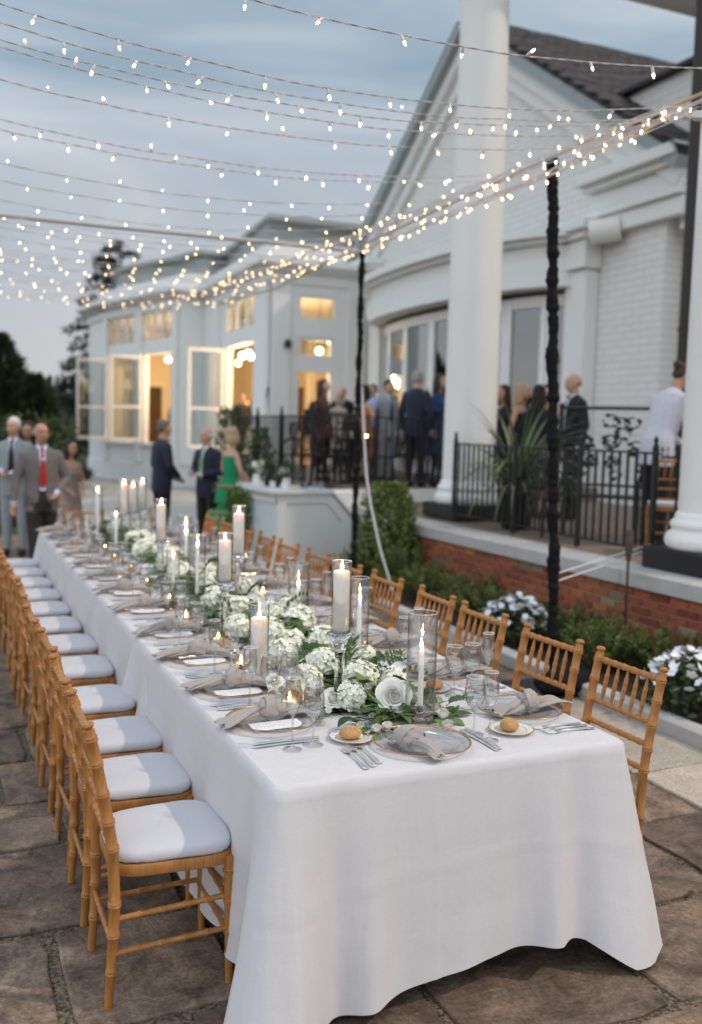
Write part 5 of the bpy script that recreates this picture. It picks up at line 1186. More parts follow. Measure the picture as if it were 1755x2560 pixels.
tag(obj('back_cloth', G().box((5.25, 11.95, .36), (.42, .5, .72)), mat('blue_white_cloth', (.62, .64, .80), .9)), 'pale cloth-covered side table behind the bar shoulder', 'table')
BZ = 1.0358
bt = mesh_of('bottle', G().lathe([(.034, 0), (.036, .005), (.036, .17), (.03, .20), (.013, .23), (.012, .29), (.014, .30), (.0, .30)], 14), mat('dark_bottle', (.02, .03, .02), .15))
for i, (x, y) in enumerate(((4.02, 11.9), (4.12, 11.75), (4.42, 11.6), (4.15, 12.3))): thing_from([('bottle', bt)], 'bottle', ['dark wine bottle at the flower vase end of the bar', 'dark wine bottle behind the vase of white blooms on the bar', 'dark wine bottle nearest the bar shoulder', 'dark wine bottle at the far end of the bar'][i], 'bottle', (x, y, BZ), 0, 'bottles on the bar')
tum = mesh_of('tumbler', G().shell([(.001, .002), (.03, .002), (.034, .10)], 16), thin_glass('tumbler_glass', (.75, .78, .82), 1.5, 2.5), angle=180)
for i, (x, y) in enumerate(((4.5, 11.42), (4.58, 11.38), (4.36, 11.36))): thing_from([('tumbler', tum)], 'tumbler', ['clear tumbler in front of its twin near the bar shoulder', 'clear tumbler closest to the bar shoulder', 'clear tumbler between the low vase and the bar shoulder'][i], 'glass', (x, y, BZ), 0, 'tumblers on the bar')
def flower_vase(loc, label, s=1.0, fol=True):
    t = thing('flower_vase', label, 'vase', loc)
    obj('vase', G().lathe([(.05, 0), (.06, .02), (.055, .10), (.04, .14), (.05, .15)], 16), 'white', t)
    for k in range(5): put('bloom', hyd[k % 3], (ru(-.09, .09)*s, ru(-.09, .09)*s, .2+ru(0, .08)), .8*s, (ru(-.5, .5), ru(-.5, .5), ru(0, 6)), t)
    g = G()
    for k in range(160): 
        a = ru(0, 6.28); q = ru(.02, .16)*s; g.leaf((q*math.cos(a), q*math.sin(a), ru(.14, .34)), (math.cos(a), math.sin(a), ru(-.3, 1)), (0, 0, 1), .07, .03, .2, .2, 0, 3)
    f_ = obj('foliage', g, MT['leafd'], t, angle=180); f_['kind'] = 'stuff'
flower_vase((4.02, 12.35, BZ), 'vase of white blooms standing on the far half of the bar'); flower_vase((4.15, 11.5, BZ), 'low vase of white blooms in the middle of the bar', .7)

for x, y, z, n_ in flower_spots:
    flower_vase((x, y, z), 'small vase of white blooms on the terrace table '+n_, .6)
    tv = thing('votive_candle', 'glowing votive candle on the terrace table '+n_, 'candle', (x+.2, y-.15, z)); c = bpy.data.objects.new('cup', votive_me); C.objects.link(c); c.parent = tv
    c = bpy.data.objects.new('flame', flame_me); C.objects.link(c); c.parent = tv; c.location = (0, 0, .02); c.scale = (2.2, 2.2, 1.2)
# ================================================================ PLANTS
def leafy(n, fpos, L, ratio, seed, updir=.6, k=3):
    rr = random.Random(seed); g = G()
    for _ in range(n):
        p = fpos(rr); d = Vector((rr.gauss(0, 1), rr.gauss(0, 1), rr.gauss(updir, .7))); l = L*rr.uniform(.6, 1.3); g.leaf(p, d, (rr.gauss(0, 1), rr.gauss(0, 1), .6), l, l*ratio, .15, .2, 0, k)
    return g
MT['shrub'] = mat('shrub_foliage', (.055, .090, .020), .6, noise=(7, .22, (.19, .235, .05)))
MT['shrubd'] = mat('dark_shrub_foliage', (.026, .046, .015), .65, noise=(6, .22, (.075, .11, .034)))
MT['bark'] = mat('bark', (.06, .04, .028), .9, bump=(30, .6, .02))
def feathery_shrub(label, loc, h, r, seed, m='shrub', n=52):
    rr = random.Random(seed); t = thing('feathery_shrub', label, 'shrub', loc, 0, 'shrubs in the planting bed'); g = G(); gs = G()
    for i in range(n):
        a = rr.uniform(0, 6.28); q = r*rr.random()**.6; base = Vector((q*.45*math.cos(a), q*.45*math.sin(a), 0)); tip = Vector((q*math.cos(a)*1.15, q*math.sin(a)*1.15, h*(1-.45*(q/r)**2)*rr.uniform(.75, 1.1))); pts = [base.lerp(tip, u/5)+Vector((0, 0, .04*math.sin(u/5*math.pi))) for u in range(6)]
        gs.tube(pts, [.004, .0035, .003, .0025, .002, .001], 4)
        for s in range(56):
            u = .08+.92*s/56; k = min(int(u*5), 4); p = pts[k].lerp(pts[k+1], u*5-k); aa = s*2.4; d = Vector((math.cos(aa), math.sin(aa), rr.uniform(.4, 1.3))); l = rr.uniform(.036, .06)*(1.15-.5*u); g.leaf(p, d, (0, 0, 1), l, l*.34, -.1, .2, 0, 2)
    obj('stem', gs, 'bark', t); f_ = obj('foliage', g, m, t, angle=180); f_['kind'] = 'stuff'
SH = [((4.62, 9.95, .06), .55, .42), ((4.72, 9.2, .06), .58, .42), ((4.62, 8.5, .06), .50, .42), ((4.78, 7.85, .06), .52, .40), ((4.62, 7.35, .06), .42, .36), ((4.72, 6.1, .07), .46, .34), ((4.62, 5.62, .07), .50, .36), ((4.82, 5.22, .07), .48, .34), ((4.84, 4.75, .07), .42, .30), ((4.85, 7.0, .07), .36, .30)]
for i, (p, h, r) in enumerate(SH): feathery_shrub('%s feathery green shrub in the bed, counted from the bar' % ORD[i], p, h*.8, r*.95, 40+i, 'shrub')
def tall_shrub(label, loc, h, r, seed, n=4200, m='shrubd'):
    t = thing('tall_shrub', label, 'shrub', loc)
    def fp(rr):
        z = rr.random(); a = rr.uniform(0, 6.28); q = r*(.55+.45*rr.random())*math.sqrt(max(.05, 1-(abs(z-.45)*1.5)**2.4)); q *= (1+.7*mnoise.noise(Vector((math.cos(a)*2.2, math.sin(a)*2.2, z*4.5+seed))))*(1.15-.45*z); return (q*math.cos(a), q*math.sin(a), .05+z*h)
    obj('stem', G().tube([(0, 0, 0), (.02, .01, h*.85)], [.02, .008], 6), 'bark', t); f_ = obj('foliage', leafy(n, fp, .055, .55, seed), m, t, angle=180); f_['kind'] = 'stuff'
tall_shrub('tall bushy green shrub against the terrace end by the slim pole', (4.80, 9.78, .05), 1.10, .36, 3, 4600, 'shrub')
tall_shrub('dark bushy shrub crowded beside the terrace steps', (5.45, 11.3, .0), .7, .22, 4)
# impatiens
fl5 = G()
for k in range(5):
    a = k*1.2566; e = Vector((math.cos(a), math.sin(a), .12)); f_ = Vector((-math.sin(a), math.cos(a), 0)); s = .021
    fl5.add([(0, 0, 0), e*s*.6-f_*s*.5, e*s*1.1-f_*s*.3, e*s*1.1+f_*s*.3, e*s*.6+f_*s*.5], [(0, 1, 2, 3, 4)])
fl5_me = mesh_of('flower', fl5, mat('impatiens_white', (.86, .86, .88), .6, sss=.1), smooth=False)
def impatiens(label, loc, r, h, seed, nf):
    rr = random.Random(seed); t = thing('white_impatiens', label, 'flowers', loc, 0, 'white impatiens mounds')
    def fp(q): 
        a = q.uniform(0, 6.28); u = q.random()**.5; return (r*1.0*u*math.cos(a), r*u*math.sin(a)*1.25, h*(1-.6*u*u)*q.uniform(.25, .95))
    f_ = obj('foliage', leafy(1100, fp, .055, .5, seed, .2), 'shrubd', t, angle=180); f_['kind'] = 'stuff'
    for i in range(nf):
        a = rr.uniform(0, 6.28); u = rr.random()**.55; p = (r*1.04*u*math.cos(a), r*1.28*u*math.sin(a), h*(1-.55*u*u)*1.02+.01+rr.uniform(-.01, .02))
        put('flower', fl5_me, p, rr.uniform(1.1, 1.6), (rr.gauss(0, .35)+.35*math.sin(a)*-u, rr.gauss(0, .35)-.55*u*math.cos(a)*-1-.3, rr.uniform(0, 6)), t)
impatiens('mound of white impatiens below the brick wall beside the sleeved pole', (4.47, 6.62, .07), .27, .36, 1, 110)
impatiens('mound of white impatiens spilling over the kerb behind the head end chair', (4.42, 4.52, .07), .27, .38, 2, 110)
impatiens('small clump of white impatiens at the foot of the tall bushy shrub', (4.9, 9.75, .07), .16, .30, 3, 22)
# spiky potted plant on the terrace
t = thing('spiky_plant', 'arching spiky green plant in a dark pot behind the railing', 'plant', (6.02, 9.02, .742))
obj('pot', G().lathe([(.14, 0), (.16, .01), (.2, .36), (.225, .40), (.22, .43), (.18, .42), (.001, .40)], 24), 'iron', t); obj('stem', G().tube([(0, 0, .4), (0, 0, .62)], .05, 8), 'bark', t)
rr = random.Random(8); MT['blade'] = vary(mat('blade_green', (.10, .14, .055), .45, noise=(5, .3, (.19, .23, .11))), .35, .02)
for i in range(74):
    a = rr.uniform(0, 6.28); el = rr.uniform(.15, 1.25); L = rr.uniform(.8, 1.2); P = []; w = rr.uniform(.014, .022); v = Vector((math.cos(a)*math.cos(el), math.sin(a)*math.cos(el), math.sin(el))); p = Vector((.03*math.cos(a), .03*math.sin(a), .5+.15*rr.random())); sd_ = Vector((-math.sin(a), math.cos(a), 0))
    for k in range(10):
        u = k/9; ww = w*(1-u**2.2)+.001; nn = sd_.cross(v); P.append([p-sd_*ww+nn*ww*.4, p, p+sd_*ww+nn*ww*.4]); p = p+v*(L/9); v = (v-Vector((0, 0, .19+.13*(1.2-min(el, 1.2))))*(.45+.55*u)).normalized()
    obj('blade', G().grid(P), 'blade', t, angle=180)
# topiaries behind the bar
for i, (x, y, s) in enumerate(((4.25, 14.4, 1.0), (4.62, 14.0, .85))): tall_shrub(['taller slender topiary bush standing behind the bar', 'shorter slender topiary bush standing behind the bar'][i], (x, y, 0), 2.05*s, .34*s, 20+i, 2600)
# garland of greenery hanging on the bar front
def fp(q):
    y = q.uniform(0, 1.3); return (-.10+.05*q.gauss(0, 1), y, 1.0-q.random()**.7*.8*(.5+.5*math.sin(y*3+.5)))
g_ = tag(obj('bar_greenery', leafy(1700, fp, .075, .45, 77, -.3), 'shrub', None, (3.86, 12.0, 0), angle=180), 'swag of trailing greenery hanging on the bar front', 'greenery')
# fallen leaves on the paving
lf = mesh_of('fallen_leaf', G().leaf((0, 0, .004), (1, 0, .1), (0, 0, 1), .05, .022, .1, .35, 0, 4), mat('dead_leaf', (.05, .055, .025), .7), angle=180)
for i, (x, y, n_) in enumerate(((.18, 2.62, 'beside the nearest lawn side chair'), (.30, 3.35, 'between two lawn side chair rows'), (2.75, 2.75, 'by the first flower bed side chair'), (2.95, 3.6, 'on the paving before the kerb'), (.05, 3.1, 'out on the paving past the lawn side chairs'))):
    thing_from([('fallen_leaf', lf)], 'fallen_leaf', 'small dead leaf lying '+n_, 'leaf', (x, y, .0045), i*1.7)
# garden torch
t = thing('garden_torch', 'dark metal garden torch on a thin stake in front of the bricks', 'torch', (4.96, 5.84, .06))
obj('stake', G().tube([(0, 0, 0), (.0, 0, .78)], .010, 8), 'bark', t); obj('head', G().lathe([(.012, .77), (.02, .80), (.032, .88), (.034, .95), (.026, 1.02), (.012, 1.03)], 14), mat('torch_bronze', (.09, .06, .045), .5), t)

# trees and hedge
def conifer(label, loc, h, r, seed, n=7000):
    t = thing('conifer_tree', label, 'tree', loc, 0, 'dark evergreens beyond the lawn'); rr = random.Random(seed); g = G()
    obj('trunk', G().tube([(0, 0, 0), (0, 0, h*.9)], [.16, .03], 8), 'bark', t)
    for i in range(n):
        u = rr.random(); z = .04*h+u*h*.94; a = rr.uniform(0, 6.28); q = r*(1-u)**.72*(.45+.55*rr.random()**.5)*(1+.75*mnoise.noise(Vector((math.cos(a)*3.2, math.sin(a)*3.2, z*2.6+seed)))); d = Vector((math.cos(a), math.sin(a), rr.uniform(.2, 1.4))); l = rr.uniform(.16, .5)*(1.15-.6*u); g.leaf((q*math.cos(a), q*math.sin(a), z), d, (rr.gauss(0, 1), rr.gauss(0, 1), 1), l, l*.2, .1, .2, 0, 2)
    c = obj('crown', g, MT['conif'], t, angle=180)
MT['conif'] = mat('conifer_foliage', (.016, .026, .010), .7, noise=(2, .25, (.05, .062, .02)))
MT['farleaf'] = mat('far_foliage', (.016, .030, .022), .7, noise=(1.2, .25, (.035, .055, .038)))
conifer('tallest dark evergreen beyond the lawn at the patio end', (1.72, 29.0, -.05), 4.35, 1.5, 1, 11000); conifer('lower dark evergreen next to the tallest one', (2.62, 28.5, -.05), 3.2, 1.1, 2, 8000); conifer('broad dark evergreen filling behind the guests', (.7, 30.5, -.05), 5.3, 2.2, 3, 11000)
def broad(label, loc, h, r, seed, n=3200, m='farleaf', L=.5):
    t = thing('broadleaf_tree', label, 'tree', loc, 0, 'far tree line'); rr = random.Random(seed); g = G()
    obj('trunk', G().tube([(0, 0, 0), (.1, 0, h*.6)], [.2, .06], 7), 'bark', t)
    cl = [(Vector((rr.gauss(0, .5)*r, rr.gauss(0, .5)*r, h*rr.uniform(.25, .9))), r*rr.uniform(.35, .6)) for _ in range(14)]
    for i in range(n):
        c, q = rr.choice(cl); d = Vector((rr.gauss(0, 1), rr.gauss(0, 1), rr.gauss(.2, 1))).normalized(); p = c+d*q*rr.uniform(.6, 1.05); l = L*rr.uniform(.5, 1.2); g.leaf(p, d+Vector((0, 0, .3)), (rr.gauss(0, 1), rr.gauss(0, 1), 1), l, l*.6, .2, .2, 0, 2)
    obj('crown', g, m, t, angle=180)
for i in range(11):
    x = -6+2.9*i; broad('%s round-headed tree of the far line, from the evergreens towards the conservatory' % ORD[i], (x+ru(-.5, .5), 61+ru(-3, 3), -.05), 3.3+ru(-.4, .5), 2.6, 60+i, 1800, 'farleaf', .55)
def hedge_pts(q): return (q.uniform(-3.2, 3.0), q.gauss(0, .35), q.uniform(.0, 1.95+.12*math.sin(q.random()*9)))
tag(obj('clipped_hedge', leafy(9000, hedge_pts, .11, .55, 5, .3, 2), 'shrubd', None, (.2, 24.6, -.05), (0, 0, R(-4)), angle=180), 'dark clipped hedge between the evergreens and the conservatory', 'hedge')
# larch with bare swags behind the conservatory
t = thing('larch_tree', 'open-branched larch rising behind the conservatory', 'tree', (7.6, 43.2, -.05)); obj('trunk', G().tube([(0, 0, 0), (.1, 0, 5), (.0, 0, 9.9)], [.22, .14, .02], 8), 'bark', t); rr = random.Random(12); gb2 = G(); g = G()
for k in range(34):
    z = 2.6+7.2*k/34; L = (3.3*(1-k/34)**.7+.3)*rr.uniform(.75, 1.1); a = rr.uniform(0, 6.28) if k % 2 else math.pi+rr.uniform(-.35, .35); pts = [Vector((math.cos(a)*L*u/6, math.sin(a)*L*u/6, z+.25*math.sin(u/6*2.4)-.35*(u/6)**2*L/3)) for u in range(7)]; gb2.tube(pts, [.035, .03, .025, .02, .015, .01, .005], 5)
    for s in range(int(46*L/3)+12):
        u = rr.uniform(.15, 1)*5.99; i = int(u); p = pts[i].lerp(pts[i+1], u-i)
        for q in range(5): l = rr.uniform(.14, .32); g.leaf(p+Vector((rr.gauss(0, .07), rr.gauss(0, .07), rr.gauss(0, .06))), (rr.gauss(0, 1), rr.gauss(0, 1), rr.gauss(-.1, .6)), (0, 0, 1), l, l*.4, .3, .2, 0, 2)
obj('limb', gb2, 'bark', t); obj('crown', g, 'farleaf', t, angle=180)
# ================================================================ PEOPLE
def cmat(name, c, rough=.8): 
    if name not in MT: MT[name] = mat(name, c, rough, sheen=.1, noise=(25, .3, tuple(min(1, x*1.25+.003) for x in c)))
    return name
def remeshed(name, g, mats, vox, smooth_it=3):
    """fuse the source shapes into one continuous skin; each face keeps the material of the nearest source shape"""
    me0 = bpy.data.meshes.new('src'); me0.from_pydata(g.v, [], g.f); me0.update(); o = bpy.data.objects.new('src', me0); C.objects.link(o)
    m = o.modifiers.new('r', 'REMESH'); m.mode = 'VOXEL'; m.voxel_size = vox; m.use_smooth_shade = True
    s = o.modifiers.new('s', 'SMOOTH'); s.factor = .5; s.iterations = smooth_it
    dg = bpy.context.evaluated_depsgraph_get(); me = bpy.data.meshes.new_from_object(o.evaluated_get(dg)); me.name = name
    kd = KDTree(len(g.f)); cen = []
    for i, f in enumerate(g.f):
        c = Vector((0, 0, 0))
        for k in f: c += Vector(g.v[k])
        kd.insert(c/len(f), i)
    kd.balance(); n = len(me.polygons); me.materials.clear()
    for k in mats: me.materials.append(MT[k])
    if len(mats) > 1: me.polygons.foreach_set('material_index', [g.m[kd.find(p.center)[1]] for p in me.polygons])
    me.polygons.foreach_set('use_smooth', [True]*n); me.update()
    bpy.data.objects.remove(o); bpy.data.meshes.remove(me0); return me
def loft(g, secs, m, n=20, cap=True):
    P = [[(cx_+rx*math.cos(2*math.pi*j/n), cy_+ry*math.sin(2*math.pi*j/n), z) for j in range(n)] for z, cx_, cy_, rx, ry in secs]
    # subdivide so that nearest-face colouring is even
    Q = []
    for i in range(len(P)-1):
        for k in range(3): Q.append([tuple(Vector(a).lerp(Vector(b), k/3)) for a, b in zip(P[i], P[i+1])])
    Q.append(P[-1]); g.grid(Q, m, True); g.add(Q[0], [tuple(range(n-1, -1, -1))], m); g.add(Q[-1], [tuple(range(n))], m)
def limb(g, pts, rads, m, n=12, sub=4):
    pts = [Vector(p) for p in pts]; A = []; Rr = []
    for i in range(len(pts)-1):
        for k in range(sub): A.append(pts[i].lerp(pts[i+1], k/sub)); Rr.append(rads[i]+(rads[i+1]-rads[i])*k/sub)
    A.append(pts[-1]); Rr.append(rads[-1]); g.tube(A, Rr, n, m)
    for p, r_ in ((pts[0], rads[0]), (pts[-1], rads[-1])): g.ell(p, (r_, r_, r_), 10, 6, m)
    for p, r_ in zip(pts[1:-1], rads[1:-1]): g.ell(p, (r_, r_, r_), 10, 6, m)
def hand(g, w, d, side, m, curl=.5, nrm=(0, 1, 0)):
    w = Vector(w); d = Vector(d).normalized(); nn = Vector(nrm); nn = (nn-d*nn.dot(d)); nn = nn.normalized() if nn.length > .01 else d.orthogonal().normalized(); s = d.cross(nn)*side
    rot = Matrix((s, nn, d)).transposed(); g.ell(w+d*.045, (.042, .018, .052), 12, 8, m, rot)
    for k in range(4):
        b = w+d*.085+s*(-.03+.02*k); L = (.062, .076, .08, .066)[k]; mid = b+d*(L*.5)+nn*(L*.18*curl); tip = mid+d*(L*.5*(1-curl*.5))+nn*(L*.5*curl); g.tube([b-d*.02, b, mid, tip], [.0095, .0095, .009, .0075], 8, m)
    b = w+d*.025+s*.035; g.tube([b, b+s*.028+d*.022+nn*.01, b+s*.03+d*.055+nn*.02], [.012, .0105, .008], 8, m)
def person(label, loc, rz, h=1.75, kind='suit', coat='cloth_navy', legs='cloth_navy', skin='skin', hair=('short', 'hair_grey'), armR=((.25, -.03, 1.13), (.26, .06, .88)), armL=((-.25, -.03, 1.13), (-.26, .06, .88)), tie=None, shirt='cloth_white', headrot=0, lean=0, vox=.0135, skirt=None, bare=False, stride=0, wide=1.0, tilt=0, opened=False):
    t = thing('person', label, 'person', loc, rz); k = h/1.75; t.scale = (k, k, k)
    g = G(); mats = [skin, coat, legs, 'cloth_shoe', shirt]
    def B(p):                       # bend the upper body forward about the hips
        p = Vector(p)
        if lean and p.z > .95:
            q = Vector((0, p.y, p.z-.95)); q = Matrix.Rotation(-lean, 3, 'X') @ q; return Vector((p.x, q.y, .95+q.z))
        return p
    HC = Vector((0, .035, 1.635)); hr = Matrix.Rotation(headrot, 3, 'Z') @ Matrix.Rotation(tilt, 3, 'X')
    def hp(v): return B(HC+hr @ Vector(v))
    # head: skull, jaw, nose, ears, brow
    g2 = G()
    for c, r_ in (((0, -.008, .025), (.074, .092, .085)), ((0, .025, -.03), (.062, .066, .075)), ((0, .045, -.075), (.040, .040, .030)), ((0, .093, -.018), (.013, .020, .022)), ((0, .078, .032), (.052, .018, .014)), ((-.076, -.005, -.008), (.010, .020, .03)), ((.076, -.005, -.008), (.010, .020, .03)), ((0, .082, -.052), (.024, .012, .010)), ((-.038, .062, -.02), (.022, .02, .02)), ((.038, .062, -.02), (.022, .02, .02))): g2.ell(c, r_, 16, 12, 0)
    o_ = len(g.v); g.add([hp(v) for v in g2.v], g2.f, 0)
    limb(g, [B((0, .005, 1.46)), B((0, .02, 1.57))], [.056 if kind == 'suit' else .045]*2, 0)
    if kind == 'suit':
        secs = [(.76, 0, -.005, .190*wide, .125), (.86, 0, 0, .192*wide, .13), (.96, 0, 0, .186*wide, .13), (1.08, 0, 0, .172*wide, .122), (1.22, 0, 0, .186*wide, .128), (1.34, 0, 0, .200*wide, .122), (1.42, 0, -.005, .185*wide, .10), (1.465, 0, -.005, .12, .075), (1.49, 0, 0, .062, .06)]
        ar = [.066, .056, .042]; sx = .196*wide
    else:
        secs = [(.84, 0, -.005, .165*wide, .118), (.94, 0, -.01, .168*wide, .118), (1.06, 0, 0, .125*wide, .09), (1.16, 0, .005, .135*wide, .095), (1.27, 0, .02, .148*wide, .115), (1.36, 0, .005, .150, .088), (1.43, 0, 0, .115, .062), (1.47, 0, 0, .05, .05)]
        ar = [.042, .036, .026]; sx = .160
    G0 = G(); loft(G0, secs, 1); 
    if bare: G0.m = [0 if (sum(G0.v[i][2] for i in f)/len(f)) > 1.345 else 1 for f in G0.f]
    g.add([B(v) for v in G0.v], G0.f); g.m[-len(G0.f):] = G0.m
    if skirt:
        zl, rb = skirt; G1 = G(); loft(G1, [(zl, 0, -.01, rb, rb*.82), (zl+(.9-zl)*.35, 0, -.005, rb*.82, rb*.7), (zl+(.9-zl)*.75, 0, 0, .19, .145), (.95, 0, 0, .165, .118)], 1); g.add([B(v) for v in G1.v], G1.f, 1)
    for sgn, (el, wr) in ((1, armR), (-1, armL)):
        sh = (sgn*(sx-.018), -.005, 1.385); c = 0 if bare else 1; pts = [B(sh), B(el), B(wr)]; limb(g, pts, ar, c); d = (pts[2]-pts[1]).normalized()
        if kind == 'suit': limb(g, [pts[2], pts[2]+d*.025], [.037, .036], 4, sub=2)
        hand(g, pts[2]+d*.02, d, -sgn, 0, .55, (-sgn*.6, .7, 0))
    for sgn in (1, -1):
        st = stride*sgn; lr = [.098, .068, .048] if kind == 'suit' else ([.085, .052, .036] if not skirt or skirt[0] > .3 else [.085, .055, .04]); mm = 2
        limb(g, [(sgn*.092, 0, .88), (sgn*.095, .5*st+.015, .48), (sgn*.098, st-.01, .095)], lr, mm); g.ell((sgn*.102, st+.045, .045), (.045, .125, .045), 14, 8, 3)
    me = remeshed('body', g, mats, vox); b = bpy.data.objects.new('body', me); C.objects.link(b); b.parent = t
    # hair
    st_, hc = hair; gh = G()
    def he(c, r_): 
        q = G().ell(c, r_, 14, 10); gh.add([hp(v) for v in q.v], q.f)
    if st_ == 'short': he((0, -.022, .052), (.079, .088, .076)); he((0, -.06, .0), (.07, .05, .06)); he((-.06, -.02, .03), (.022, .045, .045)); he((.06, -.02, .03), (.022, .045, .045))
    elif st_ == 'fringe': he((0, -.062, .005), (.076, .046, .052)); he((-.066, -.028, .012), (.016, .045, .035)); he((.066, -.028, .012), (.016, .045, .035))
    elif st_ == 'bald': he((0, -.075, -.01), (.06, .025, .03)); 
    elif st_ == 'long':
        he((0, -.024, .05), (.083, .092, .08)); he((0, -.07, -.06), (.085, .055, .14)); he((0, -.085, -.16), (.085, .045, .12)); he((-.07, -.01, -.06), (.026, .045, .12)); he((.07, -.01, -.06), (.026, .045, .12))
    elif st_ == 'bob': he((0, -.024, .05), (.087, .095, .082)); he((0, -.055, -.04), (.09, .065, .10)); he((-.072, -.005, -.03), (.026, .05, .085)); he((.072, -.005, -.03), (.026, .05, .085))
    elif st_ == 'bun': he((0, -.022, .05), (.08, .09, .076)); he((0, -.05, .0), (.07, .05, .06)); he((.0, -.115, .05), (.045, .042, .042))
    if gh.v:
        hm_ = remeshed('hair', gh, [hc], vox, 1); ho = bpy.data.objects.new('hair', hm_); C.objects.link(ho); ho.parent = t
    for sgn in (-1, 1):
        p = hp((sgn*.031, .083, .008)); obj('eye', G().ell((0, 0, 0), (.010, .006, .007), 8, 6), 'eye_dark', t, p)
    obj('mouth', G().ell((0, 0, 0), (.021, .006, .005), 10, 6), 'lip', t, hp((0, .092, -.054)), (0, 0, headrot))
    def front(z):
        for a, b2 in zip(secs, secs[1:]):
            if a[0] <= z <= b2[0]: u = (z-a[0])/(b2[0]-a[0]); return a[2]+(b2[2]-a[2])*u+a[4]+(b2[4]-a[4])*u
        return .06
    if kind == 'suit' and tie is not None:
        P = []
        for z, w in ((1.47, .045), (1.42, .058), (1.34, .052), (1.25, .040), (1.15, .028), (1.08, .012)):
            P.append([B((x*w, front(z)*(1-.10*abs(x)**2)+.004-.008*abs(x), z)) for x in (-1, -.5, 0, .5, 1)])
        if opened:
            P = [[B((x*w, front(z)*(1-.10*abs(x)**2)+.006-.008*abs(x), z)) for x in (-1, -.5, 0, .5, 1)] for z, w in ((1.47, .045), (1.42, .054), (1.34, .052), (1.25, .050), (1.15, .048), (1.05, .050), (.985, .054))]
            Q = [[B((x*w, front(z)*(1-.10*abs(x)**2)+.006-.008*abs(x), z)) for x in (-1, -.5, 0, .5, 1)] for z, w in ((.984, .054), (.93, .066), (.86, .085), (.77, .11))]
            obj('trouser_front', G().grid(Q), legs, t, angle=180); obj('belt', G().tube([q for q in P[-1]], .012, 6), 'cloth_black', t)
        obj('shirt_front', G().grid(P), shirt, t, angle=180)
        if tie == 'bow': obj('bow_tie', G().add([B(p) for p in ((0, .085, 1.475), (-.05, .09, 1.50), (-.05, .09, 1.45), (.05, .09, 1.50), (.05, .09, 1.45))], [(0, 1, 2), (0, 4, 3)]).ell(B((0, .088, 1.475)), (.014, .012, .014), 8, 6), 'cloth_black', t, smooth=False)
        else:
            P = []
            for z, w in ((1.475, .016), (1.45, .020), (1.43, .014), (1.30, .026), (1.15, .036), (1.06, .040), (1.02, .004)): P.append([B((x*w, front(z)+.013-.004*abs(x), z)) for x in (-1, 0, 1)])
            obj('tie', G().grid(P), tie, t, angle=180)
        for sgn in (-1, 1): obj('collar', G().add([B(p) for p in ((sgn*.005, .078, 1.48), (sgn*.055, .045, 1.515), (sgn*.065, .04, 1.485), (sgn*.035, .088, 1.445))], [(0, 1, 2, 3)]), shirt, t, smooth=False)
    return t
for n_, c in (('cloth_navy', (.012, .015, .032)), ('cloth_black', (.009, .008, .010)), ('cloth_shoe', (.012, .009, .008)), ('cloth_white', (.72, .72, .82)), ('cloth_bluewhite', (.55, .62, .82)), ('cloth_grey', (.145, .13, .122)), ('cloth_greyl', (.27, .285, .29)), ('cloth_brownblack', (.022, .016, .015)), ('cloth_red', (.34, .018, .018)), ('cloth_greentie', (.18, .36, .2)), ('cloth_green', (.0, .22, .085)), ('cloth_taupe', (.26, .20, .17)), ('cloth_blue', (.015, .04, .12)), ('cloth_orange', (.42, .17, .07)), ('cloth_light', (.42, .52, .56)), ('cloth_shirtblue', (.25, .36, .72)), ('cloth_tan', (.42, .33, .26)), ('hair_grey', (.30, .28, .265)), ('hair_white', (.62, .59, .57)), ('hair_dark', (.016, .010, .008)), ('hair_brown', (.05, .026, .016)), ('hair_blond', (.42, .30, .17)), ('hair_pepper', (.12, .10, .09)), ('eye_dark', (.02, .015, .012)), ('lip', (.36, .13, .10)), ('cloth_gold', (.35, .25, .12)), ('cloth_wine', (.05, .018, .014)), ('cloth_shirt', (.52, .51, .56))): cmat(n_, c)
CA = lambda x, y: math.atan2(-y, -x)-math.pi/2      # rotation that turns local +y towards the camera
person('man in grey tweed jacket and red tie walking past the table end', (1.117, 11.465, 0), CA(1.117, 11.465)+.15, 1.80, 'suit', 'cloth_grey', 'cloth_brownblack', 'skin2', ('fringe', 'hair_grey'), ((.27, -.02, 1.13), (.30, .02, .87)), ((-.28, -.02, 1.12), (-.15, .17, .98)), 'cloth_red', 'cloth_bluewhite', .25, stride=.13, vox=.011, opened=True)
person('white-haired man in pale grey suit behind the red-tie man', (.964, 13.404, 0), CA(.96, 13.4)-.3, 1.86, 'suit', 'cloth_greyl', 'cloth_greyl', 'skin', ('short', 'hair_white'), ((.26, .0, 1.12), (.1, .2, 1.08)), ((-.26, 0, 1.12), (-.05, .22, 1.06)), 'cloth_black', headrot=-.3)
person('dark-haired woman in black between the two grey-suited men', (1.17, 13.75, 0), CA(1.1, 13.5)-.1, 1.80, 'dress', 'cloth_black', 'skin', 'skin2', ('long', 'hair_dark'), skirt=(.35, .24))
person('dark-haired woman in a taupe gown near the clipped hedge', (1.63, 12.95, 0), CA(1.6, 12.8)+.55, 1.58, 'dress', 'cloth_taupe', 'skin', 'skin2', ('long', 'hair_dark'), ((.22, -.02, 1.16), (.12, .16, 1.02)), ((-.22, -.02, 1.16), (-.1, .17, 1.02)), skirt=(.04, .30), bare=True)
person('man in a black dinner jacket and bow tie facing the bar', (3.081, 14.009, 0), R(-78), 1.88, 'suit', 'cloth_navy', 'cloth_black', 'skin2', ('short', 'hair_pepper'), ((.26, .0, 1.13), (.1, .2, .98)), ((-.26, 0, 1.13), (-.06, .22, .95)), 'bow', vox=.012)
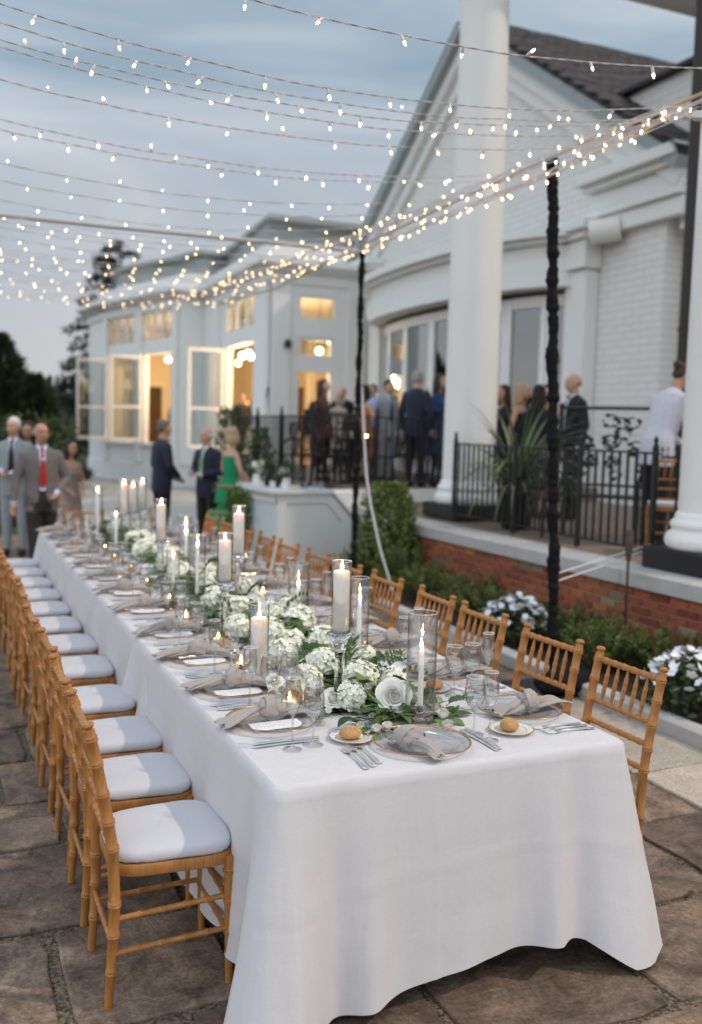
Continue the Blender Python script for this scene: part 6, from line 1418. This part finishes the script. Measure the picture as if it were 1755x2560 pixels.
person('bald man in navy suit and green tie talking with the woman in green', (3.62, 13.42, 0), CA(3.7, 13.3)-.75, 1.78, 'suit', 'cloth_navy', 'cloth_black', 'skin', ('fringe', 'hair_white'), ((.27, -.01, 1.13), (.12, .22, 1.12)), ((-.27, -.01, 1.13), (-.08, .2, 1.1)), 'cloth_greentie', headrot=-.3, vox=.012)
pg = person('blonde woman in a tiered green dress beside the bar', (3.80, 12.86, 0), CA(3.8, 12.8)+2.15, 1.80, 'dress', 'cloth_green', 'skin', 'skin', ('bob', 'hair_blond'), ((.22, .02, 1.16), (.12, .24, 1.02)), ((-.22, .02, 1.16), (-.05, .26, 1.02)), skirt=(.30, .30), bare=True, headrot=.4, vox=.012)
for z, r_ in ((.95, .185), (.60, .30)):
    g = G(); n = 40; g.grid([[(q*(1+.03*math.sin(j*1.9))*math.cos(2*math.pi*j/n), q*.85*(1+.03*math.sin(j*1.9))*math.sin(2*math.pi*j/n), zz) for j in range(n)] for q, zz in ((r_, z), (r_+.02, z-.03), (r_+.045, z-.2), (r_+.05, z-.23))], 0, True); fr = obj('ruffle', g, 'cloth_green', pg, angle=180)
    g = G(); g.tube([((r_+.008)*math.cos(2*math.pi*j/n), (r_+.008)*.85*math.sin(2*math.pi*j/n), z+.004) for j in range(n+1)], .016, 6); obj('gold_trim', g, 'cloth_gold', fr)
UZ = .951
for lab, x, y, rz, h, kd, ct, lg, hr_, kw in (
    ('bald man in black jacket standing by the conservatory door', 7.597, 17.796, CA(7.6, 17.8), 1.74, 'suit', 'cloth_black', 'cloth_black', ('bald', 'hair_grey'), dict(tie='cloth_black')),
    ('blonde woman in a tan top in front of the bald man', 7.20, 17.05, CA(7.2, 17.2)+2.8, 1.56, 'dress', 'cloth_tan', 'cloth_black', ('bob', 'hair_blond'), dict(skirt=(.5, .2))),
    ('dark-haired woman in black near the conservatory door', 6.80, 16.9, CA(7, 17)+2.2, 1.56, 'dress', 'cloth_black', 'cloth_black', ('long', 'hair_dark'), dict(skirt=(.5, .2))),
    ('dark-haired woman in an orange dress beside the slim pole', 6.462, 14.211, CA(6.4, 14.2)+2.4, 1.60, 'dress', 'cloth_orange', 'skin', ('long', 'hair_dark'), dict(skirt=(.45, .22), bare=True)),
    ('man in a blue shirt next to the man in a grey suit', 7.022, 15.078, CA(7, 15)-.9, 1.66, 'suit', 'cloth_shirtblue', 'cloth_black', ('short', 'hair_pepper'), dict()),
    ('young man in a light grey suit on the upper terrace', 6.988, 14.45, CA(7, 14.5)+.7, 1.70, 'suit', 'cloth_greyl', 'cloth_greyl', ('short', 'hair_dark'), dict(tie='cloth_black')),
    ('man in a navy suit with his back turned beside the column', 6.78, 12.98, CA(6.7, 12.9)+2.6, 1.78, 'suit', 'cloth_navy', 'cloth_black', ('short', 'hair_grey'), dict(vox=.012)),
    ('long-haired woman in a blue dress facing the navy suit', 7.22, 13.1, CA(7.1, 12.9)+1.1, 1.76, 'dress', 'cloth_blue', 'cloth_black', ('long', 'hair_brown'), dict(skirt=(.5, .22), armR=((.22, .05, 1.16), (.08, .25, 1.22)), armL=((-.22, .03, 1.16), (-.05, .24, 1.2))))):
    person(lab, (x, y, UZ), rz, h, kd, ct, lg, 'skin', hr_, **{**dict(vox=.016), **kw})
LZ = .73
for lab, x, y, rz, h, kd, ct, lg, hr_, kw in (
    ('brown-haired woman in black just past the column', 6.95, 10.78, CA(7, 10.7)-.9, 1.72, 'dress', 'cloth_black', 'cloth_black', ('long', 'hair_brown'), dict(skirt=(.5, .22))),
    ('blonde woman raising her arm behind the spiky plant', 6.95, 10.40, CA(7, 10.4)+1.2, 1.74, 'dress', 'cloth_black', 'skin', ('long', 'hair_blond'), dict(skirt=(.45, .22), bare=True, armL=((-.25, .1, 1.28), (-.1, .3, 1.38)))),
    ('woman with long dark hair in a black dress, back turned', 6.98, 10.05, CA(7, 10)+2.9, 1.70, 'dress', 'cloth_black', 'skin', ('long', 'hair_dark'), dict(skirt=(.4, .24))),
    ('woman in a pale sleeveless dress beside the sleeved pole', 7.27, 10.24, CA(7.2, 10.2)-.4, 1.72, 'dress', 'cloth_light', 'skin', ('bob', 'hair_brown'), dict(skirt=(.4, .22), bare=True)),
    ('bald bearded man in a black suit at the terrace group', 7.47, 9.95, CA(7.5, 9.9)-1.15, 1.86, 'suit', 'cloth_black', 'cloth_black', ('bald', 'hair_brown'), dict(tie='bow', vox=.013))):
    person(lab, (x, y, LZ), rz, h, kd, ct, lg, 'skin', hr_, **{**dict(vox=.016), **kw})
person('waiter in white shirt and black trousers bending away beside a chair', (6.50, 7.32, LZ), R(-88), 1.86, 'suit', 'cloth_shirt', 'cloth_black', 'skin2', ('bun', 'hair_brown'), ((.23, .12, 1.16), (.16, .36, 1.12)), ((-.23, .12, 1.16), (-.16, .36, 1.12)), None, 'cloth_white', 0, .34, .012, tilt=-.3)
for lab, x, y, rz, h, kd, ct, hr_, kw in (
    ('woman in dark brown beside the table behind the upper railing', 5.75, 14.3, 1.0, 1.66, 'dress', 'cloth_wine', ('long', 'hair_brown'), dict(skirt=(.4, .22))),
    ('man in charcoal between the iron tables on the upper terrace', 7.55, 15.6, 2.4, 1.78, 'suit', 'cloth_brownblack', ('short', 'hair_dark'), dict(tie='cloth_black')),
    ('woman in beige in front of the bowed glass doors', 8.5, 15.9, -.6, 1.66, 'dress', 'cloth_tan', ('long', 'hair_blond'), dict(skirt=(.35, .22), bare=True)),
    ('man in a dark suit beside the conservatory wall', 7.9, 19.8, .4, 1.78, 'suit', 'cloth_black', ('short', 'hair_pepper'), dict(tie='cloth_black'))):
    person(lab, (x, y, UZ), CA(x, y)+rz, h, kd, ct, 'cloth_black', 'skin', hr_, **{**dict(vox=.017), **kw})
for lab, x, y, h, ct, hr_ in (('guest in a black dress at the far side of the nearest lit window', 8.7, 27.6, 1.68, 'cloth_black', ('long', 'hair_dark')), ('grey-haired guest deep inside the bowed window', 7.4, 31.6, 1.78, 'cloth_grey', ('short', 'hair_grey')), ('dark-suited guest standing inside the nearest lit conservatory window', 7.9, 25.7, 1.80, 'cloth_black', ('short', 'hair_brown')), ('guest in brown inside the bowed conservatory window', 7.0, 29.6, 1.74, 'cloth_brownblack', ('short', 'hair_dark')), ('guest in tan inside the conservatory doorway', 8.55, 23.6, 1.70, 'cloth_tan', ('bob', 'hair_brown'))):
    person(lab, (x, y, .951), CA(x, y)+ru(-1, 1), h, 'suit', ct, 'cloth_black', 'skin', hr_, vox=.018)
